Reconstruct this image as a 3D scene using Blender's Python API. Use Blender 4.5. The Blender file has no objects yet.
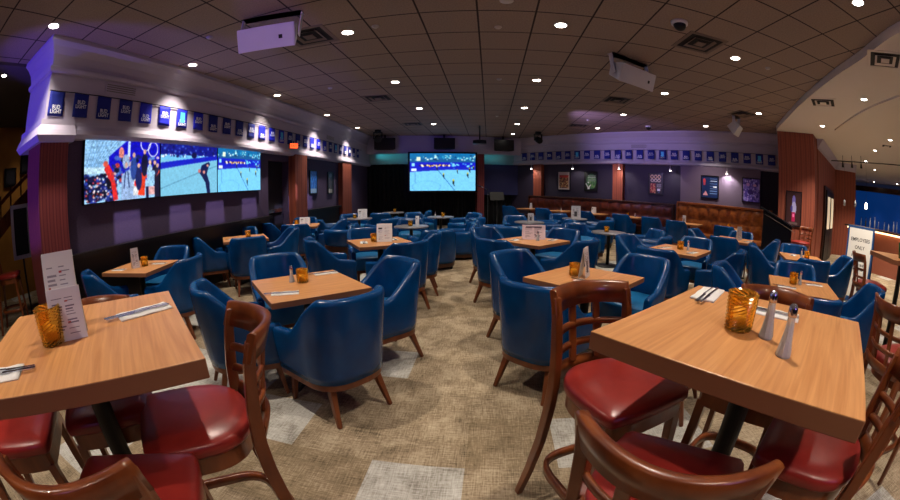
import bpy, math, random
import numpy as np
from mathutils import Vector, Matrix
random.seed(7)
PI = math.pi
SC = bpy.context.scene
COL = SC.collection
R = math.radians

# ------------------------------------------------------------------ mesh builder
class MB:
    def __init__(s):
        s.v = []; s.f = []; s.m = []; s.sm = []
        s.T = Matrix.Identity(4)
    def add(s, vs, fs, mi=0, smooth=False):
        o = len(s.v)
        s.v += [tuple(s.T @ Vector(p)) for p in vs]
        for f in fs:
            s.f.append([i + o for i in f]); s.m.append(mi); s.sm.append(smooth)
        return s
    def box(s, x0, y0, z0, x1, y1, z1, mi=0):
        vs = [(x, y, z) for z in (z0, z1) for y in (y0, y1) for x in (x0, x1)]
        fs = [(0, 2, 3, 1), (4, 5, 7, 6), (0, 1, 5, 4), (2, 6, 7, 3), (0, 4, 6, 2), (1, 3, 7, 5)]
        return s.add(vs, fs, mi)
    def bar(s, a, b, w, h, w2=None, h2=None, up=(0, 0, 1)):
        # tapered rectangular bar from a to b
        a = Vector(a); b = Vector(b); d = (b - a).normalized(); u = Vector(up)
        if abs(d.dot(u)) > .95: u = Vector((0, 1, 0))
        x = d.cross(u).normalized(); y = x.cross(d).normalized()
        w2 = w if w2 is None else w2; h2 = h if h2 is None else h2
        vs = []
        for p, ww, hh in ((a, w, h), (b, w2, h2)):
            for sx, sy in ((-1, -1), (1, -1), (1, 1), (-1, 1)):
                vs.append(p + x * sx * ww / 2 + y * sy * hh / 2)
        return s.add(vs, [(3, 2, 1, 0), (4, 5, 6, 7), (0, 1, 5, 4), (1, 2, 6, 5), (2, 3, 7, 6), (3, 0, 4, 7)])
    def loft(s, rings, closed_ring=True, caps=True, smooth=True, closed_path=False):
        n = len(rings[0]); vs = [p for r in rings for p in r]; fs = []
        m = len(rings)
        for i in range(m if closed_path else m - 1):
            j = (i + 1) % m
            for k in range(n if closed_ring else n - 1):
                l = (k + 1) % n
                fs.append((i * n + k, i * n + l, j * n + l, j * n + k))
        s.add(vs, fs, 0, smooth)
        if caps and not closed_path:
            s.add(list(rings[0]), [tuple(reversed(range(n)))], 0, False)
            s.add(list(rings[-1]), [tuple(range(n))], 0, False)
        return s
    def tube(s, pts, r, n=10, smooth=True):
        pts = [Vector(p) for p in pts]; rings = []
        rr = r if isinstance(r, (list, tuple)) else [r] * len(pts)
        for i, p in enumerate(pts):
            d = (pts[min(i + 1, len(pts) - 1)] - pts[max(i - 1, 0)]).normalized()
            u = Vector((0, 0, 1)) if abs(d.z) < .9 else Vector((1, 0, 0))
            x = d.cross(u).normalized(); y = x.cross(d)
            rings.append([p + (x * math.cos(a) + y * math.sin(a)) * rr[i] for a in [2 * PI * k / n for k in range(n)]])
        return s.loft(rings, smooth=smooth)
    def lathe(s, prof, n=24, c=(0, 0, 0), smooth=True, ridges=0, depth=0):
        rings = []
        for r, z in prof:
            ring = []
            for k in range(n):
                a = 2 * PI * k / n
                q = r * (1 + (depth if (ridges and k % 2) else 0))
                ring.append((c[0] + q * math.cos(a), c[1] + q * math.sin(a), c[2] + z))
            rings.append(ring)
        return s.loft(rings, smooth=smooth)
    def prism(s, poly, z0, z1, smooth_sides=False):
        n = len(poly)
        vs = [(x, y, z0) for x, y in poly] + [(x, y, z1) for x, y in poly]
        s.add(vs, [tuple(reversed(range(n))), tuple(range(n, 2 * n))])
        s.add(vs, [(i, (i + 1) % n, (i + 1) % n + n, i + n) for i in range(n)], 0, smooth_sides)
        return s
    def sweep(s, path, prof, closed=False):
        # prof: (offset out of path to its left, z); path: 2D points; mitred
        n = len(path); rings = []
        P = [Vector((p[0], p[1])) for p in path]
        for i in range(n):
            d0 = (P[i] - P[i - 1]).normalized() if i > 0 else (P[1] - P[0]).normalized()
            d1 = (P[i + 1] - P[i]).normalized() if i < n - 1 else d0
            n0 = Vector((-d0.y, d0.x)); n1 = Vector((-d1.y, d1.x))
            mt = (n0 + n1).normalized(); k = 1 / max(.3, mt.dot(n0))
            rings.append([(P[i].x + mt.x * o * k, P[i].y + mt.y * o * k, z) for o, z in prof])
        return s.loft(rings, smooth=False)
    def build(s, name, mats, parent=None, bevel=0, seg=2, sub=0, loc=None, rotz=0):
        me = bpy.data.meshes.new(name)
        me.from_pydata([tuple(v) for v in s.v], [], s.f)
        mats = mats if isinstance(mats, (list, tuple)) else [mats]
        for m in mats: me.materials.append(m)
        for p, mi, sm in zip(me.polygons, s.m, s.sm):
            p.material_index = mi; p.use_smooth = sm
        import bmesh
        bm = bmesh.new(); bm.from_mesh(me)
        bmesh.ops.remove_doubles(bm, verts=bm.verts, dist=1e-5)
        bmesh.ops.recalc_face_normals(bm, faces=bm.faces)
        bm.to_mesh(me); bm.free()
        o = bpy.data.objects.new(name, me); COL.objects.link(o)
        if parent: o.parent = parent
        if loc is not None: o.location = loc
        if rotz: o.rotation_euler = (0, 0, rotz)
        if sub:
            q = o.modifiers.new('subdivide', 'SUBSURF'); q.levels = sub; q.render_levels = sub
        if bevel:
            q = o.modifiers.new('bevel', 'BEVEL'); q.width = bevel; q.segments = seg; q.limit_method = 'ANGLE'
            q.angle_limit = R(40)
        return o

def tag(o, label, cat, group=None, kind=None):
    if label: o['label'] = label
    if cat: o['category'] = cat
    if group: o['group'] = group
    if kind: o['kind'] = kind
    return o
def thing(name, label, cat, loc=(0, 0, 0), rotz=0, group=None):
    o = bpy.data.objects.new(name, None); COL.objects.link(o)
    o.location = loc; o.rotation_euler = (0, 0, rotz)
    return tag(o, label, cat, group)
def struct(o):
    o['kind'] = 'structure'; return o
def dup(root, loc, rotz, label, group=None):
    r = root.copy(); COL.objects.link(r); r.location = loc; r.rotation_euler = (0, 0, rotz)
    r['label'] = label
    if group: r['group'] = group
    def kids(src, dst):
        for ch in list(src.children):
            c = ch.copy(); COL.objects.link(c); c.parent = dst; kids(ch, c)
    kids(root, r)
    return r

# ------------------------------------------------------------------ materials
def lin(c): return tuple(((x / 255) / 12.92 if x / 255 < .04045 else ((x / 255 + .055) / 1.055) ** 2.4) for x in c)
def mat(name, rgb, rough=.5, metal=0, spec=.5, emit=None, es=0, coat=0, trans=0, ior=1.45, sheen=0):
    m = bpy.data.materials.new(name); m.use_nodes = True
    b = m.node_tree.nodes['Principled BSDF']
    c = lin(rgb) + (1,)
    b.inputs['Base Color'].default_value = c
    b.inputs['Roughness'].default_value = rough; b.inputs['Metallic'].default_value = metal
    b.inputs['Specular IOR Level'].default_value = spec; b.inputs['IOR'].default_value = ior
    b.inputs['Coat Weight'].default_value = coat; b.inputs['Transmission Weight'].default_value = trans
    b.inputs['Sheen Weight'].default_value = sheen
    if emit: b.inputs['Emission Color'].default_value = lin(emit) + (1,); b.inputs['Emission Strength'].default_value = es
    return m
def nodes(m): return m.node_tree.nodes, m.node_tree.links, m.node_tree.nodes['Principled BSDF']
def noise_col(m, a, b, scale=(8, 8, 8), detail=4, coords='Object', pos=(.3, .7), bump=0, rough=None, dist=0):
    N, L, P = nodes(m)
    tc = N.new('ShaderNodeTexCoord'); mp = N.new('ShaderNodeMapping'); mp.inputs['Scale'].default_value = scale
    nz = N.new('ShaderNodeTexNoise'); nz.inputs['Scale'].default_value = 1; nz.inputs['Detail'].default_value = detail
    nz.inputs['Distortion'].default_value = dist
    rp = N.new('ShaderNodeValToRGB')
    rp.color_ramp.elements[0].position = pos[0]; rp.color_ramp.elements[1].position = pos[1]
    rp.color_ramp.elements[0].color = lin(a) + (1,); rp.color_ramp.elements[1].color = lin(b) + (1,)
    L.new(tc.outputs[coords], mp.inputs[0]); L.new(mp.outputs[0], nz.inputs['Vector']); L.new(nz.outputs['Fac'], rp.inputs[0])
    L.new(rp.outputs[0], P.inputs['Base Color'])
    if bump:
        bp = N.new('ShaderNodeBump'); bp.inputs['Strength'].default_value = bump; bp.inputs['Distance'].default_value = .01
        L.new(nz.outputs['Fac'], bp.inputs['Height']); L.new(bp.outputs[0], P.inputs['Normal'])
    return m
def stripes(m, cols, period, axis=0, coords='Object'):
    # vertical wallpaper stripes
    N, L, P = nodes(m)
    tc = N.new('ShaderNodeTexCoord'); sx = N.new('ShaderNodeSeparateXYZ'); L.new(tc.outputs[coords], sx.inputs[0])
    dv = N.new('ShaderNodeMath'); dv.operation = 'DIVIDE'; dv.inputs[1].default_value = period
    fr = N.new('ShaderNodeMath'); fr.operation = 'FRACT'
    if axis == 2:
        ad = N.new('ShaderNodeMath'); ad.operation = 'SUBTRACT'; L.new(sx.outputs[0], ad.inputs[0]); L.new(sx.outputs[1], ad.inputs[1]); L.new(ad.outputs[0], dv.inputs[0])
    else: L.new(sx.outputs[axis], dv.inputs[0])
    L.new(dv.outputs[0], fr.inputs[0])
    rp = N.new('ShaderNodeValToRGB'); rp.color_ramp.interpolation = 'CONSTANT'
    e = rp.color_ramp.elements
    while len(e) < len(cols): e.new(.5)
    for i, (p, c) in enumerate(cols): e[i].position = p; e[i].color = lin(c) + (1,)
    L.new(fr.outputs[0], rp.inputs[0]); L.new(rp.outputs[0], P.inputs['Base Color'])
    return m
def picmat(name, emit=0, rough=.4):
    m = bpy.data.materials.new(name); m.use_nodes = True
    N, L, P = nodes(m); a = N.new('ShaderNodeVertexColor'); a.layer_name = 'Col'
    if emit:
        P.inputs['Base Color'].default_value = (0.01, .01, .01, 1)
        L.new(a.outputs[0], P.inputs['Emission Color']); P.inputs['Emission Strength'].default_value = emit
    else: L.new(a.outputs[0], P.inputs['Base Color'])
    P.inputs['Roughness'].default_value = rough
    return m

M = {}
M['tabletop'] = noise_col(mat('honey_wood', (206, 144, 88), .36, spec=.4), (186, 124, 72), (218, 158, 102), (3, 60, 8), 6, pos=(.25, .75), dist=.6)
M['shaded_edge'] = mat('shaded_wood_edge', (146, 94, 62), .5)  # same honey wood, darkened for the shade on table edges
M['black_metal'] = mat('black_metal', (16, 16, 18), .45)
M['blue_leather'] = noise_col(mat('blue_leather', (4, 66, 124), .27, spec=.42), (0, 56, 108), (2, 70, 128), (6, 6, 6), 5, bump=.03)
M['blue_seat'] = noise_col(mat('blue_seat_leather', (20, 84, 140), .4), (8, 84, 132), (14, 100, 152), (7, 7, 7), 5)
M['blue_dark'] = mat('navy_leather', (12, 44, 78), .5)
M['chair_wood'] = noise_col(mat('chair_wood', (110, 58, 30), .35), (88, 44, 22), (128, 70, 38), (14, 14, 3), 5)
M['stool_wood'] = noise_col(mat('stool_wood', (124, 62, 28), .3, coat=.3), (94, 42, 18), (138, 72, 32), (12, 12, 4), 5)
M['dark_wood'] = noise_col(mat('dark_wood', (58, 28, 16), .4), (44, 20, 12), (70, 36, 20), (6, 6, 3), 5)
M['red_vinyl'] = noise_col(mat('red_vinyl', (140, 38, 32), .33, spec=.6), (130, 32, 28), (152, 44, 36), (10, 10, 10), 5, bump=.05)
M['white_paint'] = mat('white_paint', (178, 170, 190), .55)  # lavender tint puts some violet light into the white
M['white_plastic'] = mat('white_plastic', (214, 212, 218), .45)
M['grey_slat'] = mat('grey_slat', (120, 116, 112), .6)
M['black_vent'] = mat('vent_shadow', (14, 13, 13), .7)
M['vent_face'] = mat('vent_face', (120, 104, 94), .7)
M['trim_ring'] = mat('lamp_ring', (210, 206, 200), .4)
M['lamp_glow'] = mat('lamp_glow', (255, 244, 230), .5, emit=(255, 244, 232), es=26)
M['lamp_glow_left'] = mat('lamp_glow_amber', (255, 244, 220), .5, emit=(255, 240, 214), es=12)
M['lamp_off'] = mat('lamp_dim', (200, 192, 186), .5)
M['purple_wall'] = noise_col(mat('plum_wall_paint', (74, 62, 92), .7), (68, 56, 84), (80, 66, 98), (30, 30, 90), 3)
M['dark_wall'] = mat('dark_wall', (26, 24, 36), .8)
M['black_wall'] = mat('black_curtain_wall', (12, 12, 16), .9)
M['wallpaper'] = stripes(mat('striped_wallpaper', (130, 66, 50), .6), [(0, (146, 74, 52)), (.3, (122, 58, 42)), (.42, (156, 82, 58)), (.55, (126, 60, 44)), (.86, (140, 70, 50))], .2, 2)
M['wallpaper_left'] = stripes(mat('plum_striped_wallpaper', (120, 50, 56), .6), [(0, (128, 56, 58)), (.4, (104, 40, 48)), (.55, (138, 64, 64)), (.8, (108, 44, 50))], .1, 2)
M['tufted_dark'] = noise_col(mat('dark_tufted_leather', (84, 34, 22), .4), (60, 22, 14), (104, 44, 26), (7, 7, 9), 4, bump=.2)
M['tufted'] = noise_col(mat('brown_tufted_leather', (140, 74, 32), .33), (104, 48, 20), (172, 98, 40), (7, 7, 9), 4, bump=.2)
M['cap_wood'] = noise_col(mat('cap_wood', (150, 84, 40), .35), (120, 60, 28), (160, 92, 46), (3, 3, 20), 4)
M['napkin'] = mat('napkin', (236, 234, 230), .8)
M['steel'] = mat('steel', (190, 192, 200), .22, 1)
M['cap_steel'] = mat('chrome_cap', (200, 200, 215), .15, 1)
M['amber'] = mat('amber_glass', (255, 204, 84), .08, spec=.8, trans=.88, ior=1.25)
M['clear'] = mat('clear_glass', (245, 247, 250), .05, trans=.6, ior=1.3)
M['salt'] = mat('salt_white', (240, 240, 244), .8)
M['pepper'] = mat('pepper_grey', (158, 152, 152), .8)
M['navy_flag'] = mat('navy_cloth', (18, 34, 132), .75)
M['lit_navy_flag'] = mat('lit_navy_cloth', (18, 28, 200), .7)  # navy cloth painted brighter for flags that catch the light
M['flag_ink'] = mat('white_ink', (232, 236, 244), .7)
M['cyan_ink'] = mat('cyan_ink', (80, 190, 240), .7)
M['string'] = mat('black_string', (16, 14, 24), .8)
M['bezel'] = mat('black_bezel', (8, 8, 10), .35)
M['speaker_black'] = mat('black_speaker', (10, 10, 11), .6)
M['sign_white'] = mat('sign_white', (226, 222, 214), .6)
M['sign_ink'] = mat('sign_ink', (34, 30, 30), .7)
M['sign_blue'] = mat('blue_board', (20, 66, 120), .5)
M['ochre'] = noise_col(mat('ochre_wall', (176, 118, 40), .7), (160, 104, 34), (186, 128, 48), (2, 2, 2), 4)
M['bar_blue'] = mat('blue_backbar', (14, 50, 130), .4, emit=(16, 90, 190), es=.16)
M['terracotta'] = mat('terracotta_panel', (150, 84, 62), .6)
M['exit_glow'] = mat('exit_glow', (255, 90, 40), .5, emit=(255, 84, 40), es=2.5)
M['green_plastic'] = mat('green_plastic', (10, 92, 44), .4)
M['round_top'] = mat('grey_stone_top', (118, 116, 120), .3)
M['menu'] = picmat('printed_card', 0, .55)
M['poster'] = picmat('printed_poster', 0, .35)
M['screen'] = picmat('lit_screen', 1.12, .3)
M['panelglow'] = picmat('lit_picture', .6, .3)
M['bar_top_glow'] = mat('lit_strip', (255, 226, 180), .5, emit=(255, 214, 160), es=3)
M['door_glass'] = mat('lit_glass', (235, 220, 190), .3, emit=(240, 216, 180), es=.55)

# ceiling tiles: 2 ft grid lines cut by object coordinates
def ceiling_mat():
    m = mat('ceiling_tile', (150, 128, 114), .85)
    N, L, P = nodes(m)
    tc = N.new('ShaderNodeTexCoord'); sx = N.new('ShaderNodeSeparateXYZ'); L.new(tc.outputs['Object'], sx.inputs[0])
    outs = []
    for ax, off in ((0, -.092), (1, 3.121)):
        a = N.new('ShaderNodeMath'); a.operation = 'SUBTRACT'; a.inputs[1].default_value = off - .61 * 40; L.new(sx.outputs[ax], a.inputs[0])
        d = N.new('ShaderNodeMath'); d.operation = 'DIVIDE'; d.inputs[1].default_value = .61; L.new(a.outputs[0], d.inputs[0])
        f = N.new('ShaderNodeMath'); f.operation = 'FRACT'; L.new(d.outputs[0], f.inputs[0])
        c = N.new('ShaderNodeMath'); c.operation = 'SUBTRACT'; c.inputs[1].default_value = .5; L.new(f.outputs[0], c.inputs[0])
        b = N.new('ShaderNodeMath'); b.operation = 'ABSOLUTE'; L.new(c.outputs[0], b.inputs[0])
        outs.append(b)
    mx = N.new('ShaderNodeMath'); mx.operation = 'MAXIMUM'; L.new(outs[0].outputs[0], mx.inputs[0]); L.new(outs[1].outputs[0], mx.inputs[1])
    g = N.new('ShaderNodeMath'); g.operation = 'GREATER_THAN'; g.inputs[1].default_value = .483; L.new(mx.outputs[0], g.inputs[0])
    nz = N.new('ShaderNodeTexNoise'); nz.inputs['Scale'].default_value = 60; nz.inputs['Detail'].default_value = 3
    L.new(tc.outputs['Object'], nz.inputs['Vector'])
    rp = N.new('ShaderNodeValToRGB'); rp.color_ramp.elements[0].position = .3; rp.color_ramp.elements[1].position = .7
    rp.color_ramp.elements[0].color = lin((140, 122, 110)) + (1,); rp.color_ramp.elements[1].color = lin((162, 142, 130)) + (1,)
    L.new(nz.outputs['Fac'], rp.inputs[0])
    mix = N.new('ShaderNodeMix'); mix.data_type = 'RGBA'; L.new(g.outputs[0], mix.inputs['Factor'])
    L.new(rp.outputs[0], mix.inputs['A']); mix.inputs['B'].default_value = lin((48, 36, 34)) + (1,)
    L.new(mix.outputs['Result'], P.inputs['Base Color'])
    return m
M['ceiling'] = ceiling_mat()

def carpet(name, a, b, c):
    m = mat(name, a, .95, spec=.1)
    N, L, P = nodes(m)
    tc = N.new('ShaderNodeTexCoord')
    def nz(sc, det, dist=0):
        mp = N.new('ShaderNodeMapping'); mp.inputs['Scale'].default_value = sc; L.new(tc.outputs['Object'], mp.inputs[0])
        n = N.new('ShaderNodeTexNoise'); n.inputs['Scale'].default_value = 1; n.inputs['Detail'].default_value = det; n.inputs['Distortion'].default_value = dist
        L.new(mp.outputs[0], n.inputs['Vector']); return n
    n1 = nz((9, 150, 1), 3); n2 = nz((150, 9, 1), 3); n3 = nz((5, 5, 1), 6, .5); n4 = nz((60, 60, 1), 2)
    def math(op, x, y):
        q = N.new('ShaderNodeMath'); q.operation = op
        for i, t in enumerate((x, y)):
            if isinstance(t, float): q.inputs[i].default_value = t
            else: L.new(t, q.inputs[i])
        return q.outputs[0]
    s = math('ADD', math('MULTIPLY', n1.outputs['Fac'], .3), math('MULTIPLY', n2.outputs['Fac'], .25))
    s = math('ADD', s, math('MULTIPLY', n3.outputs['Fac'], .3)); s = math('ADD', s, math('MULTIPLY', n4.outputs['Fac'], .15))
    rp = N.new('ShaderNodeValToRGB'); e = rp.color_ramp.elements; e.new(.5)
    for i, (p, col) in enumerate(((.38, a), (.5, b), (.62, c))): e[i].position = p; e[i].color = lin(col) + (1,)
    L.new(s, rp.inputs[0]); L.new(rp.outputs[0], P.inputs['Base Color'])
    bp = N.new('ShaderNodeBump'); bp.inputs['Strength'].default_value = .35; bp.inputs['Distance'].default_value = .004
    L.new(s, bp.inputs['Height']); L.new(bp.outputs[0], P.inputs['Normal'])
    return m
M['carpet_brown'] = carpet('brown_carpet', (90, 78, 62), (152, 134, 110), (190, 174, 148))
M['carpet_tan'] = carpet('tan_carpet', (94, 82, 64), (140, 122, 98), (178, 160, 134))
M['carpet_grey'] = carpet('grey_carpet', (122, 116, 106), (176, 172, 164), (206, 204, 198))

# ------------------------------------------------------------------ painted flat pictures
class Pic:
    def __init__(s, w, h, bg):
        s.w, s.h = w, h; s.a = np.zeros((h, w, 3)); s.a[:] = bg
        yy, xx = np.mgrid[0:h, 0:w]; s.x = (xx + .5) / w; s.y = 1 - (yy + .5) / h
    def put(s, mask, c): s.a[mask] = c
    def rect(s, x0, y0, x1, y1, c): s.put((s.x >= x0) & (s.x <= x1) & (s.y >= y0) & (s.y <= y1), c)
    def ell(s, cx, cy, rx, ry, c, ring=None):
        d = ((s.x - cx) / rx) ** 2 + ((s.y - cy) / ry) ** 2
        s.put((d <= 1) & (d >= (ring or 0)), c)
    def line(s, x0, y0, x1, y1, w, c, asp=1.0):
        X = s.x * asp; x0 *= asp; x1 *= asp; dx, dy = x1 - x0, y1 - y0
        t = np.clip(((X - x0) * dx + (s.y - y0) * dy) / (dx * dx + dy * dy), 0, 1)
        s.put((X - x0 - t * dx) ** 2 + (s.y - y0 - t * dy) ** 2 < w * w, c)
    def poly(s, pts, c):
        inside = np.zeros(s.x.shape, bool); n = len(pts)
        for i in range(n):
            (xa, ya), (xb, yb) = pts[i], pts[(i + 1) % n]
            if ya == yb: continue
            cond = ((ya > s.y) != (yb > s.y)) & (s.x < (xb - xa) * (s.y - ya) / (yb - ya) + xa)
            inside ^= cond
        s.put(inside, c)
    def soften(s, seed, amt=.1):
        # small blur and mottling so that the picture reads as a photograph
        r = np.random.RandomState(seed); p = np.pad(s.a, ((1, 1), (1, 1), (0, 0)), 'edge')
        b = sum(p[i:i + s.h, j:j + s.w] * (2 if (i, j) == (1, 1) else 1) for i in range(3) for j in range(3)) / 10
        n = np.kron(r.uniform(1 - amt * 1.5, 1 + amt, (s.h // 4 + 1, s.w // 4 + 1)), np.ones((4, 4)))[:s.h, :s.w]
        s.a = np.clip(b * n[:, :, None] * r.uniform(1 - amt, 1 + amt * .6, (s.h, s.w, 1)), 0, 255); return s
    def speck(s, n, x0, y0, x1, y1, r, cols, rnd):
        for _ in range(n):
            q = r * rnd.uniform(.6, 1.4)
            s.ell(rnd.uniform(x0, x1), rnd.uniform(y0, y1), q * .8, q, rnd.choice(cols))
def pic_panel(name, pic, W, H, material, parent=None):
    # grid in local XZ facing -Y, centred on x, bottom z=0
    w, h = pic.w, pic.h
    vs = [(-W / 2 + W * i / w, 0, H * j / h) for j in range(h + 1) for i in range(w + 1)]
    fs = [(j * (w + 1) + i, j * (w + 1) + i + 1, (j + 1) * (w + 1) + i + 1, (j + 1) * (w + 1) + i) for j in range(h) for i in range(w)]
    me = bpy.data.meshes.new(name); me.from_pydata(vs, [], fs); me.materials.append(material)
    at = me.color_attributes.new('Col', 'FLOAT_COLOR', 'CORNER')
    a = pic.a[::-1] / 255.0
    l = np.where(a < .04045, a / 12.92, ((a + .055) / 1.055) ** 2.4).reshape(-1, 3)
    buf = np.ones((len(fs), 4, 4), np.float32); buf[:, :, :3] = l[:, None, :]
    at.data.foreach_set('color', buf.ravel())
    o = bpy.data.objects.new(name, me); COL.objects.link(o)
    if parent: o.parent = parent
    return o
def text_mesh(name, body, size, material, parent, loc, rot=(R(90), 0, 0), ext=.0008, space=1, width=None, spacing=1.0):
    c = bpy.data.curves.new(name, 'FONT'); c.body = body; c.size = size; c.align_x = 'CENTER'; c.align_y = 'CENTER'
    c.extrude = ext; c.space_line = space; c.resolution_u = 2; c.space_character = spacing; c.offset = size * .012
    t = bpy.data.objects.new('tmp', c); COL.objects.link(t)
    dg = bpy.context.evaluated_depsgraph_get()
    me = bpy.data.meshes.new_from_object(t.evaluated_get(dg)); bpy.data.objects.remove(t); bpy.data.curves.remove(c)
    me.name = name; me.materials.clear(); me.materials.append(material)
    o = bpy.data.objects.new(name, me); COL.objects.link(o); o.parent = parent; o.location = loc; o.rotation_euler = rot
    return o

# ------------------------------------------------------------------ camera
cd = bpy.data.cameras.new('camera'); cam = bpy.data.objects.new('camera', cd); COL.objects.link(cam)
HC = 1.415
cam.location = (0, 0, HC); cam.rotation_euler = (PI / 2 - .1613, 0, .0998)
cd.type = 'PANO'; cd.sensor_width = 36; cd.clip_start = .02
cd.panorama_type = 'FISHEYE_EQUISOLID'; cd.fisheye_lens = 387.18 / 900 * 36; cd.fisheye_fov = PI
cd.lens = 10.5
SC.camera = cam

# ------------------------------------------------------------------ room shell
CZ = 3.30
# diagonal wall frame
DA = Vector((1.15, 14.45)); DD = Vector((.7109, -.7033)); DN = Vector((-.7033, -.7109))
def dpt(s, n=0): p = DA + DD * s + DN * n; return (p.x, p.y)
DROT = math.atan2(DD.y, DD.x)           # local x along the wall, -y into the room

g = MB(); grey = {(-2, 3), (-1, 2), (0, 5), (1, 4)}
TS = .5; X0, Y0 = -.08, 1.57
rnd = random.Random(3)
light_cells = {(-1, -1), (-3, 0), (-2, 2), (1, 0), (2, 0), (2, 1), (-6, 1), (-5, 2), (-7, 3), (-4, 0), (-5, 0), (-5, 1), (-4, 1), (-4, 5), (3, -2), (4, -1), (4, -3), (-5, -2), (-4, -3), (9, 3), (12, 4), (11, 6), (14, 6), (7, 2)}
for i in range(-24, 40):
    for j in range(-10, 32):
        x, y = X0 + i * TS, Y0 + j * TS
        r = rnd.random()
        mi = 2 if (i, j) in light_cells else (1 if r < .4 else 0)
        if (j > 6 or i > 6 or i < -8) and not (-4 < i < 3 and j < 16) and rnd.random() < .14: mi = 2
        g.add([(x, y, 0), (x + TS, y, 0), (x + TS, y + TS, 0), (x, y + TS, 0)], [(0, 1, 2, 3)], mi)
struct(g.build('floor', [M['carpet_brown'], M['carpet_tan'], M['carpet_grey']]))

g = MB(); g.box(-5.12, -3.4, CZ, 28, 16, CZ + .1); struct(g.build('ceiling', M['ceiling']))
g = MB(); g.box(-12, -3.4, 3.26, -5.12, 9, 3.36); struct(g.build('ceiling_corridor', mat('grey_ceiling', (96, 88, 86), .9)))

# right soffit with curved edge
edge = [(4.0, .3), (4.08, 1.52), (4.51, 2.55), (4.92, 3.52), (5.75, 5.08), (6.97, 7.01), (7.3, 7.5)]
k = (3.2 - HC) / (CZ - HC)
def smooth_path(P, n=6):
    out = []
    for i in range(len(P) - 1):
        p0, p1, p2, p3 = [Vector(P[max(0, min(len(P) - 1, q))]) for q in (i - 1, i, i + 1, i + 2)]
        for t in [q / n for q in range(n)]:
            out.append(.5 * ((2 * p1) + (p2 - p0) * t + (2 * p0 - 5 * p1 + 4 * p2 - p3) * t * t + (3 * p1 - p0 - 3 * p2 + p3) * t ** 3))
    out.append(Vector(P[-1])); return [(v.x, v.y) for v in out]
sp = smooth_path([(4.3, -3.3), (3.95, -1.5)] + [(x * k, y * k) for x, y in edge])
g = MB(); g.prism(sp + [(9.0, 9.2), (16, 15.8), (28, 15.8), (28, -3.3)], 3.2, CZ)
M['soffit'] = mat('soffit_paint', (226, 216, 208), .8)
struct(g.build('ceiling_soffit', M['soffit']))
# raised line of the second arc on the soffit
arc = smooth_path([(5.5, 1.6), (5.75, 2.49), (6.16, 3.46), (6.53, 4.1), (7.07, 4.88), (7.5, 5.45)])
g = MB(); g.sweep(arc, [(0, 3.2), (-.35, 3.2), (-.35, 3.192), (0, 3.165)]); struct(g.build('trim_1', M['soffit']))

# left TV wall
g = MB(); g.box(-4.75, 2.03, 0, -4.4, 6.83, 3.3); struct(g.build('wall_left', M['purple_wall']))
g = MB(); g.box(-4.75, 7.69, 0, -4.4, 13.6, 3.3); struct(g.build('wall_left_rear', M['purple_wall']))
g = MB(); g.box(-4.75, 6.83, 2.09, -4.4, 7.69, 3.3); struct(g.build('wall_left_lintel', M['purple_wall']))
d = struct(MB().box(-4.62, 6.83, 0, -4.56, 7.69, 2.09).build('door_1', M['dark_wall']))
MB().box(-4.56, 6.9, .98, -4.5, 7.62, 1.06).build('push_bar', M['steel'], d, .005)
# dado and ledge along the left wall
g = MB(); g.box(-4.4, 2.03, 0, -4.36, 6.8, .9); g.box(-4.4, 8.35, 0, -4.36, 10.7, .9)
struct(g.build('trim_2', mat('dark_dado', (30, 20, 18), .5)))
g = MB(); g.box(-4.4, 2.03, .9, -4.28, 6.8, .95); g.box(-4.4, 8.35, .9, -4.28, 10.7, .95)
struct(g.build('trim_3', mat('black_ledge', (24, 18, 16), .35)))
# columns
def column(name, x0, y0, x1, y1, m, z1=2.25):
    return struct(MB().box(x0, y0, 0, x1, y1, z1).build(name, m))
column('column_left_front', -4.80, 1.6, -4.3, 2.03, M['wallpaper_left'])
column('column_left_middle', -4.75, 7.72, -4.22, 8.32, M['wallpaper'])
column('column_left_rear', -4.75, 10.75, -4.25, 11.5, M['wallpaper'])
# left valance with crown and base mouldings, wrapping round its near end
prof = [(.55, 2.22), (-.02, 2.22), (-.06, 2.26), (-.05, 2.31), (-.01, 2.36), (0, 2.40), (0, 2.94), (-.035, 2.95), (-.05, 2.98), (-.05, 3.0), (-.015, 3.02), (-.02, 3.06),
        (-.05, 3.14), (-.11, 3.21), (-.16, 3.245), (-.17, 3.255), (-.17, CZ), (.55, CZ)]
g = MB(); g.sweep([(-4.29, 13.5), (-4.29, 1.62), (-5.12, 1.62)][::-1], [(o, z) for o, z in prof])
val_l = struct(g.build('trim_4', M['white_paint']))
# valance over the near column: projecting base block
g = MB(); g.sweep([(-4.26, 2.08), (-4.26, 1.58), (-5.12, 1.58)][::-1], [(.3, 2.18), (-.03, 2.18), (-.09, 2.24), (-.06, 2.3), (-.02, 2.36), (-.02, 2.42), (.3, 2.42)])
struct(g.build('trim_5', M['white_paint']))

# rear wall and its valance
BA, BB = (-4.15, 13.2), (1.15, 14.45)
BD = (Vector(BB) - Vector(BA)).normalized(); BNv = Vector((BD.y, -BD.x)); BROT = math.atan2(BD.y, BD.x)
def bpt(s, n=0): p = Vector(BA) + BD * s + BNv * n; return (p.x, p.y)
g = MB(); g.prism([bpt(-.8, -.8), bpt(7.4, -.8), bpt(7.4, -1), bpt(-.8, -1)], 0, CZ); struct(g.build('wall_back', M['black_wall']))
g = MB(); g.prism([bpt(-.3, -.0), bpt(5.5, -.0), bpt(5.5, -.2), bpt(-.3, -.2)], 2.66, CZ); struct(g.build('trim_6', M['white_paint']))
g = MB(); g.prism([bpt(-.3, -.45), bpt(6.2, -.45), bpt(6.2, -.6), bpt(-.3, -.6)], 2.3, 2.75); struct(g.build('trim_7', mat('teal_valance', (150, 176, 180), .6)))
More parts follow.
